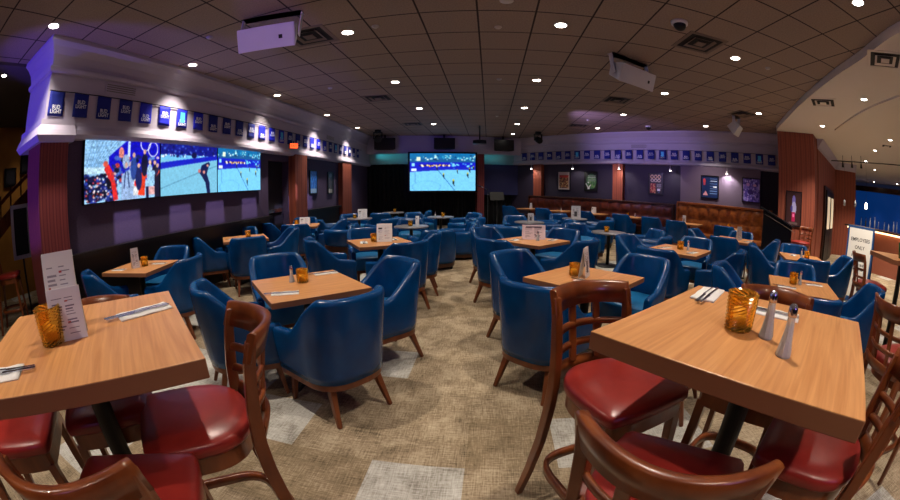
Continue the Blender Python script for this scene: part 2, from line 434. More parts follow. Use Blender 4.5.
# stage curtain, pleated
rings = []
n = 260
for i in range(n + 1):
    s_ = -.3 + 6.4 * i / n; off = -.58 + .035 * math.sin(i * .9)
    x, y = bpt(s_, off); rings.append([(x, y, 0.0), (x, y, 2.32)])
g = MB(); g.loft(rings, closed_ring=False, caps=False)
tag(g.build('stage_curtain', mat('black_drape', (14, 14, 20), .9)), 'black pleated stage curtain hanging behind the rear big screen', 'curtain')
g = MB(); g.prism([bpt(3.86, -.1), bpt(4.12, -.1), bpt(4.12, -.5), bpt(3.86, -.5)], 0, 2.66)
struct(g.build('column_rear', M['wallpaper_left']))

g = MB(); g.prism([bpt(4.12, -.35), bpt(6.3, -.35), bpt(6.3, -.5), bpt(4.12, -.5)], 1.15, 2.3); struct(g.build('wall_stage_panel', mat('navy_panel', (34, 36, 84), .6)))
# diagonal wall, bump-out, posts, valance
g = MB(); g.prism([dpt(-1.2, -.22), dpt(9.9, -.22), dpt(9.9, -.5), dpt(-1.2, -.5)], 0, CZ); struct(g.build('wall_right', mat('dark_plum_paint', (46, 38, 60), .7)))
g = MB(); g.prism([dpt(6.18, -.02), dpt(8.7, -.02), dpt(8.7, -.22), dpt(6.18, -.22)], 0, 2.3); struct(g.build('wall_right_bump', mat('plum_grey_paint', (104, 88, 112), .7)))
for i, s_ in enumerate((.62, 3.85)):
    struct(MB().prism([dpt(s_, -.05), dpt(s_ + .36, -.05), dpt(s_ + .36, -.22), dpt(s_, -.22)], 1.15, 2.3).build('column_post', M['wallpaper']))
prof2 = [(.4, 2.3), (-.0, 2.3), (-.04, 2.33), (-.03, 2.38), (0.02, 2.42), (.03, 2.44), (.03, 2.94), (0, 2.95), (0, 3.0), (.02, 3.02), (.01, 3.06), (-.02, 3.13), (-.08, 3.2), (-.12, 3.25), (-.13, CZ), (.4, CZ)]
g = MB(); g.sweep([dpt(-.4, -.1), dpt(9.4, -.1)], prof2); struct(g.build('trim_8', M['white_paint']))

# striped column block on the right and corridor wall beyond
CB, CC, CDp = (7.74, 6.43), (12.4, 9.1), (13.2, 8.5)
g = MB(); g.prism([(7.0, 7.17), CB, (8.3, 6.78), (8.4, 8.6)], 0, 3.2); struct(g.build('column_right', M['wallpaper']))
g = MB(); g.prism([(8.28, 6.74), CC, CDp, (13.6, 9.1), (12.6, 9.8), (8.2, 7.1)], 0, 3.2); struct(g.build('wall_corridor', M['wallpaper']))
g = MB(); g.sweep([CDp, CC, (8.28, 6.74)], [(-.0, 2.95), (.05, 2.97), (.07, 3.03), (.12, 3.1), (.2, 3.2), (0, 3.2)]); struct(g.build('trim_9', M['white_paint']))
CW = Vector((CC[0] - CB[0], CC[1] - CB[1])).normalized(); CWN = Vector((CW.y, -CW.x)); CROT = math.atan2(CW.y, CW.x)
o = bpy.data.objects.new('door_2', None); COL.objects.link(o); o['kind'] = 'structure'
pt = Vector((8.28, 6.74)) + Vector(((CC[0] - 8.28), (CC[1] - 6.74))) * .48 + CWN * .02
o.location = (pt.x, pt.y, 0); o.rotation_euler = (0, 0, CROT)
MB().box(-1.15, -.04, 0, 1.15, .03, 2.12).build('door_frame', M['dark_wood'], o)
g = MB(); g.box(-1.0, -.09, .03, -.03, -.04, 2.02); g.box(.03, -.09, .03, 1.0, -.04, 2.02); g.build('door_leaf', M['black_metal'], o)
g = MB(); g.box(-.8, -.1, .95, -.2, -.09, 1.85); g.build('door_glass', M['door_glass'], o)
g = MB(); g.box(.2, -.1, .95, .8, -.09, 1.85); g.build('door_glass', M['door_glass'], o)
# closing walls of the building beyond what the photograph shows
struct(MB().box(-8.8, -3.5, 0, -8.6, 9, 3.3).build('wall_far_left', M['ochre']))
struct(MB().box(-12, -3.5, 0, 28, -3.3, 3.3).build('wall_front', M['dark_wall']))
struct(MB().box(-8.8, 9, 0, -4.75, 9.2, 3.3).build('wall_corridor_left', M['dark_wall']))
struct(MB().box(28, -3.5, 0, 28.2, 16, 3.3).build('wall_bar_right', M['dark_wall']))
struct(MB().box(8.5, 15.9, 0, 28.2, 16.1, 3.3).build('wall_bar_rear', M['dark_wall']))
# ------------------------------------------------------------------ furniture
def tub_path(a, yf, yb, n=40, flare=0):
    # U-shaped plan from the right arm's front, round the back, to the left arm's front
    P = []; yc = yb + a * .85
    for i in range(9): P.append((a, yf + (yc - yf) * i / 9))
    for i in range(n + 1):
        t = PI * i / n
        c, s = math.cos(t), math.sin(t); e = .72
        P.append((a * math.copysign(abs(c) ** e, c), yc - (yc - yb) * abs(s) ** e))
    for i in range(8, -1, -1): P.append((-a, yf + (yc - yf) * i / 9))
    return [(x * (1 + flare * (y - yb) / (yf - yb)), y) for x, y in P]
def arclen(P):
    L = [0]
    for i in range(1, len(P)): L.append(L[-1] + math.dist(P[i], P[i - 1]))
    return [l / L[-1] for l in L]
def sstep(a, b, x):
    t = max(0, min(1, (x - a) / (b - a))); return t * t * (3 - 2 * t)
def shell(P, thick, z0, hfun, lean=.05, taper=.06, ztop=.8):
    L = arclen(P); rings = []
    for i, (x, y) in enumerate(P):
        q = Vector(P[min(i + 1, len(P) - 1)]) - Vector(P[max(i - 1, 0)]); q.normalize()
        nx, ny = -q.y, q.x      # points outward for this direction of travel?
        if nx * x + ny * (y - .1) < 0: nx, ny = -nx, -ny
        u = abs(L[i] * 2 - 1); h = hfun(u); t = thick / 2
        ring = []
        def pt(o, z):
            f = (z - z0) / (ztop - z0)
            back = lean * f * max(0, -y / .3)
            k = 1 - taper * (1 - f)
            return ((x + nx * o) * k, (y + ny * o) * k - back, z)
        r = t
        ring.append(pt(t * .9, z0)); ring.append(pt(t, z0 + .05)); ring.append(pt(t, (z0 + h) / 2)); ring.append(pt(t, h - r))
        for a in (30, 60, 90, 120, 150): ring.append(pt(r * math.cos(R(a)), h - r + r * math.sin(R(a))))
        ring.append(pt(-t, h - r)); ring.append(pt(-t, (z0 + h) / 2)); ring.append(pt(-t, z0 + .02))
        rings.append(ring)
    # rounded ends at the front of the arms
    def endcap(ring, y):
        c = Vector((0, 0, 0))
        for p in ring: c += Vector(p)
        c /= len(ring)
        return [tuple(c + (Vector(p) - c) * .8 + Vector((0, y, 0))) for p in ring]
    rings.insert(0, endcap(rings[0], .018)); rings.append(endcap(rings[-1], .018))
    return rings
def plan_poly(P, off):
    out = []
    for i, (x, y) in enumerate(P):
        q = Vector(P[min(i + 1, len(P) - 1)]) - Vector(P[max(i - 1, 0)]); q.normalize()
        nx, ny = -q.y, q.x
        if nx * x + ny * (y - .1) < 0: nx, ny = -nx, -ny
        out.append((x + nx * off, y + ny * off))
    return out
def cushion(poly, z0, z1, cy=0, round_=.03, crown=.012):
    def sc(k): return [(x * k, cy + (y - cy) * k) for x, y in poly]
    rings = [[(x, y, z) for x, y in sc(k)] for k, z in
             ((.98, z0), (1, z0 + round_ * .4), (1, z1 - round_), (.985, z1 - round_ * .4), (.95, z1 - .003), (.86, z1 + crown * .4), (.6, z1 + crown * .85), (.2, z1 + crown))]
    return MB().loft(rings)

def make_tub():
    t = thing('tub_chair', 'x', 'chair')
    P = tub_path(.245, .25, -.27, flare=.2)
    def hf(u):
        k = max(0, min(1, (u - .36) / .40)); return .585 + .245 * (1 - k) ** 1.9 * (1 + 1.1 * k) - .015 * sstep(.75, 1, u)
    MB().loft(shell(P, .07, .285, hf, ztop=.8)).build('upholstered_back', M['blue_leather'], t)
    inner = plan_poly(P, -.03); inner[0] = (inner[0][0], .27); inner[-1] = (inner[-1][0], .27)
    inner = [(x * .96, y) for x, y in inner]
    cushion(inner, .29, .465, .0).build('seat_cushion', M['blue_seat'], t)
    base = [(x * .93, y * .93) for x, y in plan_poly(P, .03)]
    MB().prism(base, .24, .29).build('base_rail', M['chair_wood'], t, .006)
    for sx in (-1, 1):
        MB().bar((sx * .215, .2, .245), (sx * .235, .24, 0), .045, .045, .026, .026, up=(0, 1, 0)).build('leg', M['chair_wood'], t, .004)
        MB().bar((sx * .18, -.19, .245), (sx * .215, -.28, 0), .045, .045, .026, .026, up=(0, 1, 0)).build('leg', M['chair_wood'], t, .004)
    return t
def make_club(wood=False):
    t = thing('club_chair', 'x', 'chair')
    P = tub_path(.32, .33, -.31)
    hf = lambda u: .56 + .15 * (1 - sstep(.30, .42, u))
    z0 = .40 if wood else .12
    MB().loft(shell(P, .13, z0, hf, lean=.04, taper=.02, ztop=.7)).build('upholstered_back', M['blue_leather'], t)
    inner = [(x * .98, y) for x, y in plan_poly(P, -.06)]; inner[0] = (inner[0][0], .36); inner[-1] = (inner[-1][0], .36)
    cushion(inner, .14, .42, 0, .05, .02).build('seat_cushion', M['blue_seat'], t)
    if wood: MB().prism(plan_poly(P, .06), .05, .405).build('wood_shell', M['dark_wood'], t, .008)
    else: MB().prism([(x * .95, y * .95) for x, y in plan_poly(P, .06)], .05, .125).build('plinth', M['dark_wood'], t, .006)
    for sx in (-1, 1):
        for y in (-.24, .28): MB().lathe([(.02, 0), (.028, .055)], 10, (sx * .26, y, 0)).build('foot', M['black_metal'], t)
    return t

def seat_plan():
    pts = []
    for i in range(41):
        a = PI * i / 40; c, s = math.cos(a), math.sin(a)
        pts.append((.205 * math.copysign(abs(c) ** .8, c), .0 - .205 * abs(s) ** .9))
    pts += [(-.207, .06), (-.203, .13), (-.198, .175), (-.185, .195), (-.1, .203), (0, .205), (.1, .203), (.185, .195), (.198, .175), (.203, .13), (.207, .06)]
    return pts
def arc_y(x, half=.21, y0=-.205, sag=.085): return y0 - sag * (1 - (x / half) ** 2)
def arc_bar(z0, z1, half, y0, sag, th, lean=.36):
    rings = []
    n = 24
    for i in range(n + 1):
        x = -half + 2 * half * i / n; y = arc_y(x, half, y0, sag)
        dy = 2 * sag * x / half ** 2; d = Vector((1, dy)).normalized(); nx, ny = d.y, -d.x
        t = th / 2
        rings.append([(x + nx * a, y + ny * a - lean * (z - z0), z) for a, z in ((t, z0), (t, z1 - .004), (t * .4, z1), (-t * .4, z1), (-t, z1 - .004), (-t, z0))])
    return MB().loft(rings)
def make_stool():
    t = thing('bar_stool', 'x', 'stool')
    sp_ = seat_plan()
    cushion(sp_, .71, .758, 0, .02, .014).build('seat_cushion', M['red_vinyl'], t)
    MB().prism([(x * .93, y * .93) for x, y in sp_], .64, .712).build('seat_frame', M['stool_wood'], t, .004)
    for sx in (-1, 1):
        MB().bar((sx * .165, .16, .66), (sx * .195, .2, 0), .042, .042, .03, .03, up=(0, 1, 0)).build('leg', M['stool_wood'], t, .004)
        pts = [(sx * .208, -.30, 0), (sx * .196, -.255, .2), (sx * .186, -.215, .4), (sx * .178, -.192, .6), (sx * .175, -.188, .7), (sx * .174, -.196, .82), (sx * .174, -.213, .95), (sx * .174, -.232, 1.03)]
        rings = []
        for i, p in enumerate(pts):
            w = .030; d = (.034, .042, .046, .048, .046, .042, .036, .03)[i]
            rings.append([(p[0] + a * w / 2, p[1] + b * d / 2, p[2]) for a, b in ((-1, -1), (1, -1), (1, 1), (-1, 1))])
        MB().loft(rings, smooth=False).build('back_post', M['stool_wood'], t, .004)
    arc_bar(.972, 1.055, .188, -.205, .092, .026).build('top_rail', M['stool_wood'], t)
    for z in (.885, .805):
        arc_bar(z, z + .024, .172, -.186 - .1 * (z - .75), .076, .016).build('cross_slat', M['stool_wood'], t)
    arc_bar(.70, .755, .172, -.195, .055, .02).build('lower_rail', M['stool_wood'], t)
    for x in (-.06, .06):
        ya, yb = arc_y(x, .172, -.195, .055), arc_y(x, .188, -.205, .092)
        MB().bar((x, ya, .745), (x, yb, .975), .03, .014, up=(0, 1, 0)).build('upright_slat', M['stool_wood'], t, .003)
    # bent-wood foot hoop
    hoop = []
    for i in range(48):
        a = 2 * PI * i / 48; c, s = math.cos(a), math.sin(a)
        hoop.append((.192 * math.copysign(abs(c) ** .55, c), -.01 + .205 * math.copysign(abs(s) ** .55, s)))
    rings = []
    for i, (x, y) in enumerate(hoop):
        l = math.hypot(x, y); k = .011 / l
        rings.append([(x * (1 + a * k), y * (1 + a * k), z) for a, z in ((1, .265), (1, .305), (-1, .305), (-1, .265))])
    MB().loft(rings, closed_path=True).build('foot_hoop', M['stool_wood'], t)
    return t

def square_table(name, label, z, loc, rot, group, W=.74, thick=.042):
    t = thing(name, label, 'table', (loc[0], loc[1], 0), R(rot), group)
    h = W / 2
    g = MB(); g.box(-h, -h, z - thick, h, h, z)
    g.m = [0 if i == 1 else 1 for i in range(6)]
    g.build('tabletop', [M['tabletop'], M['shaded_edge']], t, .003)
    MB().lathe([(.038, .03), (.038, z - thick - .02), (.12, z - thick - .012), (.12, z - thick)], 20).build('column', M['black_metal'], t)
    g = MB()
    for a in (0, PI / 2, PI, 3 * PI / 2):
        c, s = math.cos(a + PI / 4), math.sin(a + PI / 4); g.bar((0, 0, .04), (c * .36, s * .36, .018), .06, .05, .045, .03)
    g.build('cross_base', M['black_metal'], t, .004)
    return t
def round_table(label, loc, z=.65, r=.35):
    t = thing('round_table', label, 'table', (loc[0], loc[1], 0), 0, 'round lounge tables')
    MB().lathe([(.0, z - .03), (r - .015, z - .03), (r, z - .022), (r, z - .006), (r - .008, z), (0, z)], 40).build('tabletop', M['round_top'], t)
    MB().lathe([(.035, .03), (.035, z - .04), (.1, z - .03)], 16).build('column', M['black_metal'], t)
    MB().lathe([(.0, 0), (.24, 0), (.24, .014), (.06, .03), (0, .032)], 28).build('base', M['black_metal'], t)
    return t

# ------------------------------------------------------------------ table ware
def make_candle():
    t = thing('candle_holder', 'x', 'candle holder')
    prof = []
    # hobnail rows: alternating raised diamonds round a slightly flared tumbler
    rings = [[(0.038 * math.cos(2 * PI * k / 24), .038 * math.sin(2 * PI * k / 24), 0) for k in range(24)]]
    for i in range(21):
        z = .004 + .1 * i / 20; r = .0425 + .005 * (z / .1)
        rings.append([((r + (.0026 if (i + k) % 2 else -.0012)) * math.cos(2 * PI * k / 24), (r + (.0026 if (i + k) % 2 else -.0012)) * math.sin(2 * PI * k / 24), z) for k in range(24)])
    for r, z in ((.045, .106), (.041, .1), (.034, .012), (.001, .010)): rings.append([(r * math.cos(2 * PI * k / 24), r * math.sin(2 * PI * k / 24), z) for k in range(24)])
    MB().loft(rings, smooth=False).build('glass_body', M['amber'], t)
    MB().lathe([(.0, .0105), (.026, .0105), (.026, .045), (0, .05)], 16).build('candle', mat('wax', (255, 226, 160), .6), t)
    return t
def make_shaker(kind):
    t = thing(kind + '_shaker', 'x', 'shaker')
    MB().lathe([(0, 0), (.023, 0), (.024, .006), (.021, .02), (.0155, .05), (.0115, .09), (.0115, .1)], 10, smooth=False).build('glass_body', M['clear'], t)
    MB().lathe([(0, .004), (.019, .004), (.017, .02), (.012, .05), (.009, .075), (0, .078)], 10).build('filling', M[kind], t)
    MB().lathe([(.0125, .097), (.0135, .1), (.0135, .112), (.012, .122), (.006, .128), (0, .1285)], 14).build('cap', M['cap_steel'], t)
    return t
def make_cutlery(roll=True):
    t = thing('napkin', 'x', 'napkin')
    g = MB(); rings = []
    for i in range(9):
        y = -.1 + .2 * i / 8; z = .004 + .0015 * math.sin(i * 1.7)
        rings.append([(-.048, y, .0005), (-.047, y, z), (0, y, z + .0025), (.047, y, z + .001), (.048, y, .0005)])
    g.loft(rings); g.build('cloth', M['napkin'], t)
    g = MB(); g.bar((-.012, -.03, .009), (-.006, .1, .009), .006, .002); g.box(-.012, -.115, .008, -.001, -.03, .0105); 
    for k in range(4): g.box(-.0125 + k * .0036, -.155, .008, -.0105 + k * .0036, -.115, .0105)
    g.build('fork', M['steel'], t)
    g = MB(); g.bar((.012, -.04, .0095), (.016, .1, .0095), .009, .004); g.bar((.012, -.04, .009), (.010, -.15, .009), .013, .0018, .006, .001); g.build('knife', M['steel'], t)
    return t
def card_pic(seed, bg=(232, 230, 232), ink=(150, 146, 156), accent=(176, 70, 70), w=56, h=72, title=False, block=None):
    r = random.Random(seed); p = Pic(w, h, bg)
    if title: p.rect(.15, .82, .85, .9, (90, 80, 96))
    for cx in (.12, .52):
        y = .8
        while y > .12:
            p.rect(cx, y, cx + r.uniform(.18, .34), y + .018, ink); y -= .055 if r.random() < .75 else .1
    for q in range(4): p.rect(.12 + .4 * (q % 2), .14 + .2 * q, .2 + .4 * (q % 2), .165 + .2 * q, accent)
    if block: p.rect(*block)
    return p
CARDS = [card_pic(1), card_pic(2, (226, 224, 236), (120, 112, 140)), card_pic(5, (226, 206, 214), (96, 70, 90), (96, 70, 90), 72, 48, True, (.55, .2, .75, .3, (60, 30, 50))),
         card_pic(6, (236, 234, 236), (180, 174, 190), block=(.1, .7, .35, .78, (30, 28, 34))), card_pic(8, (222, 218, 222), (110, 104, 110), block=(.3, .15, .6, .55, (70, 64, 70)))]
def menu(label, loc, rot, W, H, k, cat='menu', tent=True, group=None, k2=None):
    t = thing('menu_card', label, cat, loc, R(rot), group)
    q = math.atan2(.03, H)
    for s in (1, -1):
        c = MB(); c.box(-W / 2, -.0006, 0, W / 2, .0006, H)
        o = c.build('card_panel', M['napkin'], t); o.location = (0, -.032 * s, 0.0005); o.rotation_euler = (-q * s, 0, 0)
        f = pic_panel('print', CARDS[k if s == 1 else (k2 if k2 is not None else k)], W, H, M['menu'], o)
        f.location = (0, -.0012 * s, 0); f.rotation_euler = (0, 0, 0 if s == 1 else PI)
    return t

tub = make_tub(); club = make_club(); clubw = make_club(True); stool = make_stool(); candle = make_candle()
salt = make_shaker('salt'); pepper = make_shaker('pepper'); napkin = make_cutlery()
used = set()
def place(proto, x, y, ang, label, group=None, z=0):
    # ang = the way the thing's front faces, in degrees from +x
    rz = R(ang - 90)
    if proto.name not in used:
        used.add(proto.name); proto.location = (x, y, z); proto.rotation_euler = (0, 0, rz); proto['label'] = label
        if group: proto['group'] = group
        return proto
    return dup(proto, (x, y, z), rz, label, group)

ZB, ZL = 1.073, .727
# bar-height tables
square_table('bar_table', 'bar-height square wood table at front right with amber holder and two shakers', ZB, (.78, .81), 37, 'bar-height tables', thick=.05)
square_table('bar_table', 'bar-height square wood table at front left with two tall menu cards', ZB, (-1.11, .50), -36, 'bar-height tables', thick=.05)
square_table('bar_table', 'bar-height wood table beside the white standing sign, at the frame edge', ZB, (4.60, 2.05), -32.5, 'bar-height tables', thick=.05)
GS = 'red-seated wooden bar stools'
ST = [(.50, 1.19, -68, 'wooden bar stool with lit red seat on the near left of front right table'),
      (.462, .615, 51, 'wooden bar stool nearest the camera, its curved rail low at bottom centre-right'),
      (1.05, .60, 125, 'wooden bar stool at bottom right, its red seat half in table shadow'),
      (1.10, 1.11, 218, 'wooden bar stool behind the front right table, only its top rail above it'),
      (-.90, .745, 227, 'wooden bar stool with shiny red seat right of the front left table'),
      (-1.33, .645, -37, 'wooden bar stool whose red seat shows beneath the front left table, beyond its post'),
      (-.795, .31, 127, 'wooden bar stool at bottom left with curved rail turned to the camera'),
      (-1.55, .215, 53, 'wooden bar stool with red seat at left edge, inside the nearer curved rail'),
      (2.26, .84, -15, 'dark wooden bar stool with red seat at right edge beyond the front right table'),
      (4.22, 2.33, -34, 'wooden bar stool in front of the white standing sign'),
      (6.5, 5.75, 195, 'wooden bar stool standing alone against the striped column')]
for x, y, a, l in ST: place(stool, x, y, a, l, GS)

LOW = {'L1': ((-1.328, 2.53), 45, 'square wood table at centre left with pepper shaker and amber holder'),
       'R1': ((.80, 2.96), 45, 'square wood table at centre right with upright menu behind a wooden stool'),
       'L2': ((-1.39, 4.80), 33, 'square wood table with white tent menu, second row left of aisle'),
       'R2': ((.60, 5.12), 47, 'square wood table with wide pink menu card, right of the aisle'),
       'RM': ((2.52, 4.53), 41, 'square wood table right of centre with amber holder and white shaker'),
       'RN': ((2.93, 2.49), 50, 'square wood table just behind the front right bar table'),
       'RF': ((4.62, 4.02), 55, 'square wood table between the striped column and the row in front'),
       'FR': ((4.51, 5.89), 40, 'square wood table near the tufted banquette with white menu holder'),
       'LL': ((-3.72, 2.75), 14, 'square wood table under the first wall screen, with purple menu card'),
       'LM': ((-3.80, 5.10), 40, 'square wood table under the third wall screen'),
       'LF': ((-3.72, 7.0), 20, 'square wood table in front of the left middle striped column')}
for k_, (c, r, l) in LOW.items(): square_table('dining_table', l, ZL, c, r, 'low square wood tables')
GT = 'blue leather tub chairs'
def around(key, spec):
    (cx, cy), rot, _ = LOW[key]
    for nrm, dist, turn, label in spec:
        a = R(rot + nrm); x, y = cx + math.cos(a) * dist, cy + math.sin(a) * dist
        place(tub, x, y, rot + nrm + 180 + turn, label, GT)
around('L1', [(-92, .52, 14, 'blue tub chair in the middle aisle, its curved back squarely to the camera'),
              (-2, .60, 2, 'blue tub chair on the right of the centre left table, seat towards camera'),
              (92, .68, 0, 'blue tub chair behind the centre left table, backrest above its rear corner'),
              (180, .56, 0, 'blue tub chair left of centre left table, partly hidden by the wooden stool')])
around('R1', [(180, .53, 4, 'blue tub chair with back to camera in front of the centre right table'),
              (88, .64, 0, 'blue tub chair at rear left of the centre right table'),
              (-16, .64, 10, 'blue tub chair at rear right of the centre right table'),
              (-106, .88, 20, 'blue tub chair between the centre right table and the bar table')])
around('L2', [(90, .60, 0, 'blue tub chair behind the table with white tent menu'),
              (-86, .60, 12, 'blue tub chair with back to camera before the white tent menu'),
              (-2, .50, -22, 'blue tub chair beside the aisle, right of the white tent menu table'),
              (180, .66, 0, 'blue tub chair left of the white tent menu table, arm sweeping down')])
around('R2', [(180, .60, 0, 'blue tub chair with back to camera before the pink menu card table'),
              (90, .70, 0, 'blue tub chair left of the pink menu card table, beside the aisle'),
              (0, .60, 0, 'blue tub chair behind the pink menu card table'),
              (-90, .60, 0, 'blue tub chair right of the pink menu card table')])
around('RM', [(-90, .62, 0, 'blue tub chair in front of the right of centre table, arm swooping low'),
              (0, .60, 0, 'blue tub chair behind the right of centre table, facing camera'),
              (90, .62, 0, 'blue tub chair at rear left of the right of centre table'),
              (180, .60, 0, 'blue tub chair with back to camera at left of right of centre table')])
around('RN', [(-90, .66, 0, 'blue tub chair between the front right bar table and the right edge stools'),
              (0, .60, 0, 'blue tub chair right of the table just behind the bar table'),
              (90, .66, 0, 'blue tub chair left of the table just behind the bar table'),
              (180, .60, 0, 'blue tub chair wedged between bar table and the low table behind it')])
around('RF', [(-90, .62, 0, 'blue tub chair beside the white standing sign'),
              (0, .60, 0, 'blue tub chair below the striped column, behind its table'),
              (90, .62, 0, 'blue tub chair left of the table before the striped column'),
              (180, .60, 0, 'blue tub chair in front of the table before the striped column')])
around('FR', [(180, .62, 0, 'blue tub chair with dark back to camera before the white menu holder table'),
              (-90, .64, 0, 'blue tub chair right of the white menu holder table, below black cabinet'),
              (90, .62, 0, 'blue tub chair left of the white menu holder table, facing right'),
              (0, .62, 0, 'blue tub chair behind the white menu holder table')])
around('LL', [(0, .52, 0, 'blue tub chair right of the table under the first wall screen'),
              (-90, .60, -36, 'blue tub chair in front of the table under the first wall screen'),
              (90, .60, 0, 'blue tub chair behind the table under the first wall screen')])
around('LM', [(180, .60, 10, 'blue tub chair at front left of the table under the third screen'),
              (-90, .62, 0, 'blue tub chair with back to camera, front right of third screen table'),
              (0, .60, 0, 'blue tub chair at rear right of the table under the third screen'),
              (90, .62, -10, 'blue tub chair against the wall behind the table under the third screen')])
around('LF', [(180, .55, 40, 'blue tub chair by the wall door, left of the column table'),
              (-90, .62, 0, 'blue tub chair with back to camera before the left middle column table'),
              (0, .62, 0, 'blue tub chair right of the table at the left middle column'),
              (90, .60, 0, 'blue tub chair behind the table at the left middle column')])

# lounge: round tables and club chairs
RT = [((-1.54, 7.58), 'round grey table nearest on the left of the lounge, amber holder on it'),
      ((2.32, 7.09), 'round grey table nearest on the right of the lounge, amber holder on it'),
      ((-1.26, 10.1), 'round table below the rear big screen with salt and amber holders'),
      ((.95, 8.9), 'round lounge table behind the pink menu card'),
      ((2.35, 10.3), 'round lounge table with a white framed menu card'),
      ((-3.35, 9.6), 'round table under the left wall posters with white menu card'),
      ((-3.0, 11.9), 'round table farthest back beside the stage')]
for c, l in RT: round_table(l, c)
GC = 'blue leather club chairs in the lounge'
CL = [((-.98, 6.72), 118, 'blue club chair with square back to camera, nearest in the aisle end'),
      ((-2.42, 7.45), 5, 'blue club chair left of the nearest left round table'),
      ((-.62, 7.75), 190, 'blue club chair right of the nearest left round table'),
      ((-1.75, 8.5), 280, 'blue club chair behind the nearest left round table'),
      ((-1.95, 9.5), 35, 'blue club chair left of the round table below the big screen'),
      ((-.6, 10.75), 225, 'blue club chair behind the round table below the big screen, right side'),
      ((-.5, 9.4), 140, 'blue club chair right front of the round table below the big screen'),
      ((-1.95, 10.75), 315, 'blue club chair behind the round table below the big screen, left side'),
      ((.05, 8.75), 0, 'blue club chair left of the round table behind the pink menu'),
      ((.45, 7.55), 65, 'blue club chair directly behind the pink menu card'),
      ((.75, 9.85), 280, 'blue club chair behind the round table at mid lounge'),
      ((1.7, 9.1), 195, 'blue club chair right of the round table at mid lounge'),
      ((1.48, 10.33), 0, 'blue club chair left of the framed menu round table'),
      ((2.18, 11.05), 290, 'blue club chair behind the framed menu round table'),
      ((3.06, 10.24), 178, 'blue club chair right of the framed menu round table'),
      ((2.8, 9.5), 120, 'blue club chair with back to camera before the framed menu round table'),
      ((1.5, 6.75), 20, 'blue club chair left of the nearest right round table'),
      ((2.0, 7.98), 290, 'blue club chair behind the nearest right round table'),
      ((2.95, 6.45), 135, 'blue club chair in front of the nearest right round table'),
      ((3.2, 7.3), 190, 'blue club chair right of the nearest right round table'),
      ((-2.5, 9.0), 140, 'blue club chair in front of the round table under the posters'),
      ((-3.9, 8.9), 45, 'blue club chair against the wall under the blue poster'),
      ((-3.75, 10.3), 315, 'blue club chair against the wall under the dark poster'),
      ((-2.15, 11.8), 180, 'blue club chair right of the farthest stage side table'),
      ((-3.1, 11.05), 90, 'blue club chair in front of the farthest stage side table')]
for (x, y), a, l in CL: place(club, x, y, a, l, GC)
place(clubw, -2.6, 6.7, 75, 'wood-backed club chair with blue rim, behind the centre left tables')

# banquettes along the diagonal wall
def banquette(label, s0, s1, n0, ztop, ncols, lm='tufted', cm='cap_wood'):
    t = thing('banquette', label, 'bench', (*dpt((s0 + s1) / 2, n0), 0), DROT)
    W = s1 - s0; h = W / 2
    MB().box(-h, -.1, 0.06, h, 0, ztop - .05).build('back_board', M[lm], t, .01)
    # padded channels with a row of buttons
    cw = W / ncols; g = MB()
    for q in range(ncols):
        x0 = -h + q * cw
        for zz0, zz1 in ((.48, .5 + (ztop - .58) * .5), (.5 + (ztop - .58) * .5, ztop - .07)):
            vs = []; fs = []
            N_ = 6
            for j in range(N_ + 1):
                for i in range(N_ + 1):
                    u, v = i / N_, j / N_
                    vs.append((x0 + u * cw, -.1 - .045 * (math.sin(PI * u) * math.sin(PI * v)) ** .6, zz0 + v * (zz1 - zz0)))
            for j in range(N_):
                for i in range(N_): a = j * (N_ + 1) + i; fs.append((a, a + 1, a + N_ + 2, a + N_ + 1))
            g.add(vs, fs, 0, True)
    g.build('tufted_back', M[lm], t)
    MB().box(-h, -.14, ztop - .05, h, .0, ztop).build('cap_rail', M[cm], t, .008)
    MB().box(-h, -.6, .38, h, -.1, .48).build('bench_seat', M[lm], t, .02)
    MB().box(-h, -.55, 0, h, -.1, .38).build('bench_base', M['dark_wood'], t)
    for x in (-h, h - .04): MB().box(x, -.16, 0, x + .04, 0, ztop - .05).build('end_panel', M[cm], t)
    return t
banquette('brown tufted leather banquette running under the two far posters', .5, 6.0, -.05, 1.17, 15, 'tufted_dark', 'dark_wood')
banquette('brown tufted leather banquette with orange wood cap under the two purple-lit posters', 6.2, 9.1, .28, 1.27, 9)
BT = [(1.0, .62, 'banquette table farthest left, with a pale bottle on it'), (2.25, .62, 'banquette table second from left, below the red-brown poster'),
      (3.6, .62, 'banquette table with a small white card, below the green poster'), (4.85, .62, 'banquette table below the post, with two small shakers'),
      (6.75, .95, 'banquette table with white card against the bright tufted bench'), (7.95, .95, 'banquette table farthest right, with amber and reeds')]
for s_, n_, l in BT: square_table('dining_table', l, ZL, dpt(s_, n_), -45, 'banquette tables', W=.66)
BC = [(.75, 1.25, 'dark blue tub chair at the farthest left banquette table'), (2.2, 1.3, 'dark blue tub chair at the banquette below the red-brown poster'),
      (3.6, 1.13, 'dark blue tub chair at the banquette below the green poster'), (4.8, 1.12, 'dark blue tub chair at the banquette below the wood post'),
      (5.75, 1.2, 'dark blue tub chair facing the gap between the two banquettes'), (6.6, 1.6, 'dark blue tub chair before the bright banquette, left one'),
      (7.9, 1.6, 'dark blue tub chair before the bright banquette, right one')]
for s_, n_, l in BC: place(tub, *dpt(s_, n_), 45, l, 'tub chairs along the banquettes')
